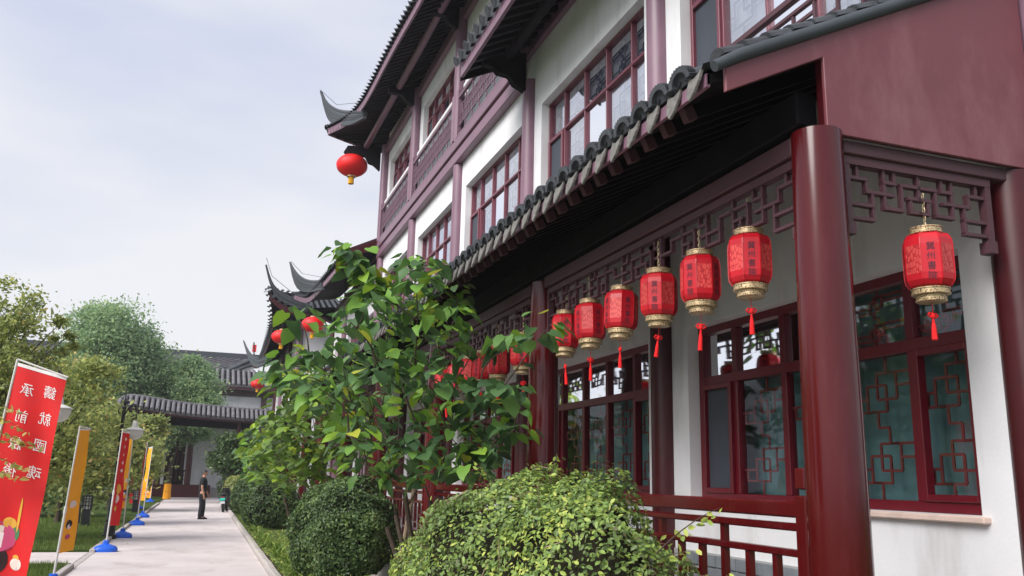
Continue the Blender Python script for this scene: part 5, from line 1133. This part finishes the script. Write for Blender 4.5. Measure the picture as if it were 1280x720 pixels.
# strap-leaved plants along the kerb
def strap_plant(x, y, s):
    e = empty('strap_leaf_plant', (x, y, .05)); M_v = []; F_ = []; tv = []
    for i in range(26):
        a = random.uniform(0, 6.283); L = s * random.uniform(.7, 1.2); k = 6; w = .012 * random.uniform(.8, 1.5); out = random.uniform(.35, 1.0); sd = Vector((-math.sin(a), math.cos(a), 0)) * w; tt = random.random(); n0 = len(M_v)
        for j in range(k):
            t = j / (k - 1); p = Vector((math.cos(a) * L * out * t, math.sin(a) * L * out * t, L * (1.15 * t - (.55 + out * .45) * t * t))); ww = (1 - t ** 2.2) ; M_v += [p - sd * ww, p + sd * ww]; tv += [tt, tt]
            if j: F_.append((n0 + 2 * j - 2, n0 + 2 * j - 1, n0 + 2 * j + 1, n0 + 2 * j))
    me = bpy.data.meshes.new('blades'); me.from_pydata([tuple(v) for v in M_v], [], F_); at = me.attributes.new('tint', 'FLOAT', 'POINT'); at.data.foreach_set('value', tv); me.materials.append(LF_LILY)
    put('blades', me, (x, y, .05), e); return e
src = [strap_plant(0, 0, .42), strap_plant(0, 0, .36), strap_plant(0, 0, .48)]
spots = [(1.40 + random.uniform(0, .32), 10.5 + i * .42 + random.uniform(-.15, .15)) for i in range(52)]
for i, (x, y) in enumerate(spots):
    s = src[i % 3]
    if i < 3: e = s
    else:
        e = s.copy(); COL.objects.link(e); c = s.children[0].copy(); COL.objects.link(c); c.parent = e
    e.location = (x, y, .05); e.rotation_euler = (0, 0, random.uniform(0, 6.28)); k = random.uniform(.7, 1.15); e.scale = (k, k, k)
    tag(e, 'bright green strap-leaved plant arching over the kerb', 'plant', 'strap-leaved plants along the kerb')
fl = empty('red_flower', (1.75, 14.0, .05)); M = MB(); M.tube([(1.75, 14.0, .05), (1.74, 13.98, .42)], .006, 5); M.build('stem', BARK, fl)
M = MB()
for k in range(9): a = k * .698; M.lathe([(.003, 0), (.022, .02), (.018, .045), (.002, .055)], 6, (1.74 + .022 * math.cos(a), 13.98 + .022 * math.sin(a), .40 + .008 * (k % 3)))
M.build('bloom', TASSEL, fl, True); tag(fl, 'single small red flower below the dark globe shrub', 'flower')

# ground cover
def scatter(name, x0, x1, y0, y1, n, size, m, z, shape=DIA, kind='stuff', up=.9):
    P_ = np.column_stack([rng.uniform(x0, x1, n), rng.uniform(y0, y1, n), np.full(n, z) + rng.uniform(0, size * .6, n)])
    me = leaf_mesh(name, P_, rand_dirs(n, (0, 0, up)) * np.array((1, 1, .6)), size * rng.uniform(.6, 1.4, n), rng.random(n), m, shape); return stuff(put(name, me, (0, 0, 0)))
def blades(name, x0, x1, y0, y1, n, h, m, z):
    P_ = np.column_stack([rng.uniform(x0, x1, n), rng.uniform(y0, y1, n), np.full(n, z + h * .45)]); T_ = rng.normal(size=(n, 3)) * np.array((.35, .35, 0)) + np.array((0, 0, 1)); Nn = rng.normal(size=(n, 3)) * np.array((1, 1, .1))
    tv = np.array([(-.5, -.05, 0), (-.5, .05, 0), (.5, 0, .1)]); me = leaf_mesh(name, P_, Nn, h * rng.uniform(.6, 1.4, n), rng.random(n), m, (tv, [(0, 1, 2)]), T_); return stuff(put(name, me, (0, 0, 0)))
tag(blades('lawn_grass', -9, -2.03, 20.35, 34, 60000, .09, LF_GRASS, .03), 'short green lawn grass beyond the side path', 'grass'); tag(blades('lawn_grass', -6, -2.03, 8, 17.4, 42000, .08, LF_GRASS, .03), 'short green lawn grass round the lamp post foot', 'grass')
tag(blades('bed_grass', 1.36, 2.7, 26, 48, 24000, .14, LF_GRASS, .05), 'rough grass at the kerb by the scooter', 'grass')
tag(scatter('ground_cover', 1.4, 2.7, 8.5, 26, 26000, .07, LF_MOUND, .06), 'low leafy ground cover filling the planting bed', 'ground cover')
tag(scatter('fallen_leaves', -1.85, 1.2, 10, 45, 26, .04, LF_OLIVE, .002, up=3.), 'few dry fallen leaves on the path', 'leaves')

# ------------------------------------------------------------------ thin haze in the air
def haze(density):
    m = bpy.data.materials.new('haze'); m.use_nodes = True; nt = m.node_tree; nt.nodes.clear()
    o = nt.nodes.new('ShaderNodeOutputMaterial'); v = nt.nodes.new('ShaderNodeVolumePrincipled')
    v.inputs['Color'].default_value = (0.93, 0.95, 1.0, 1); v.inputs['Density'].default_value = density; v.inputs['Anisotropy'].default_value = 0.2
    nt.links.new(v.outputs[0], o.inputs['Volume'])
    stuff(MB().box(-262, 262, -122, 422, -1.3, 17.5).build('haze', m))
haze(0.0007)
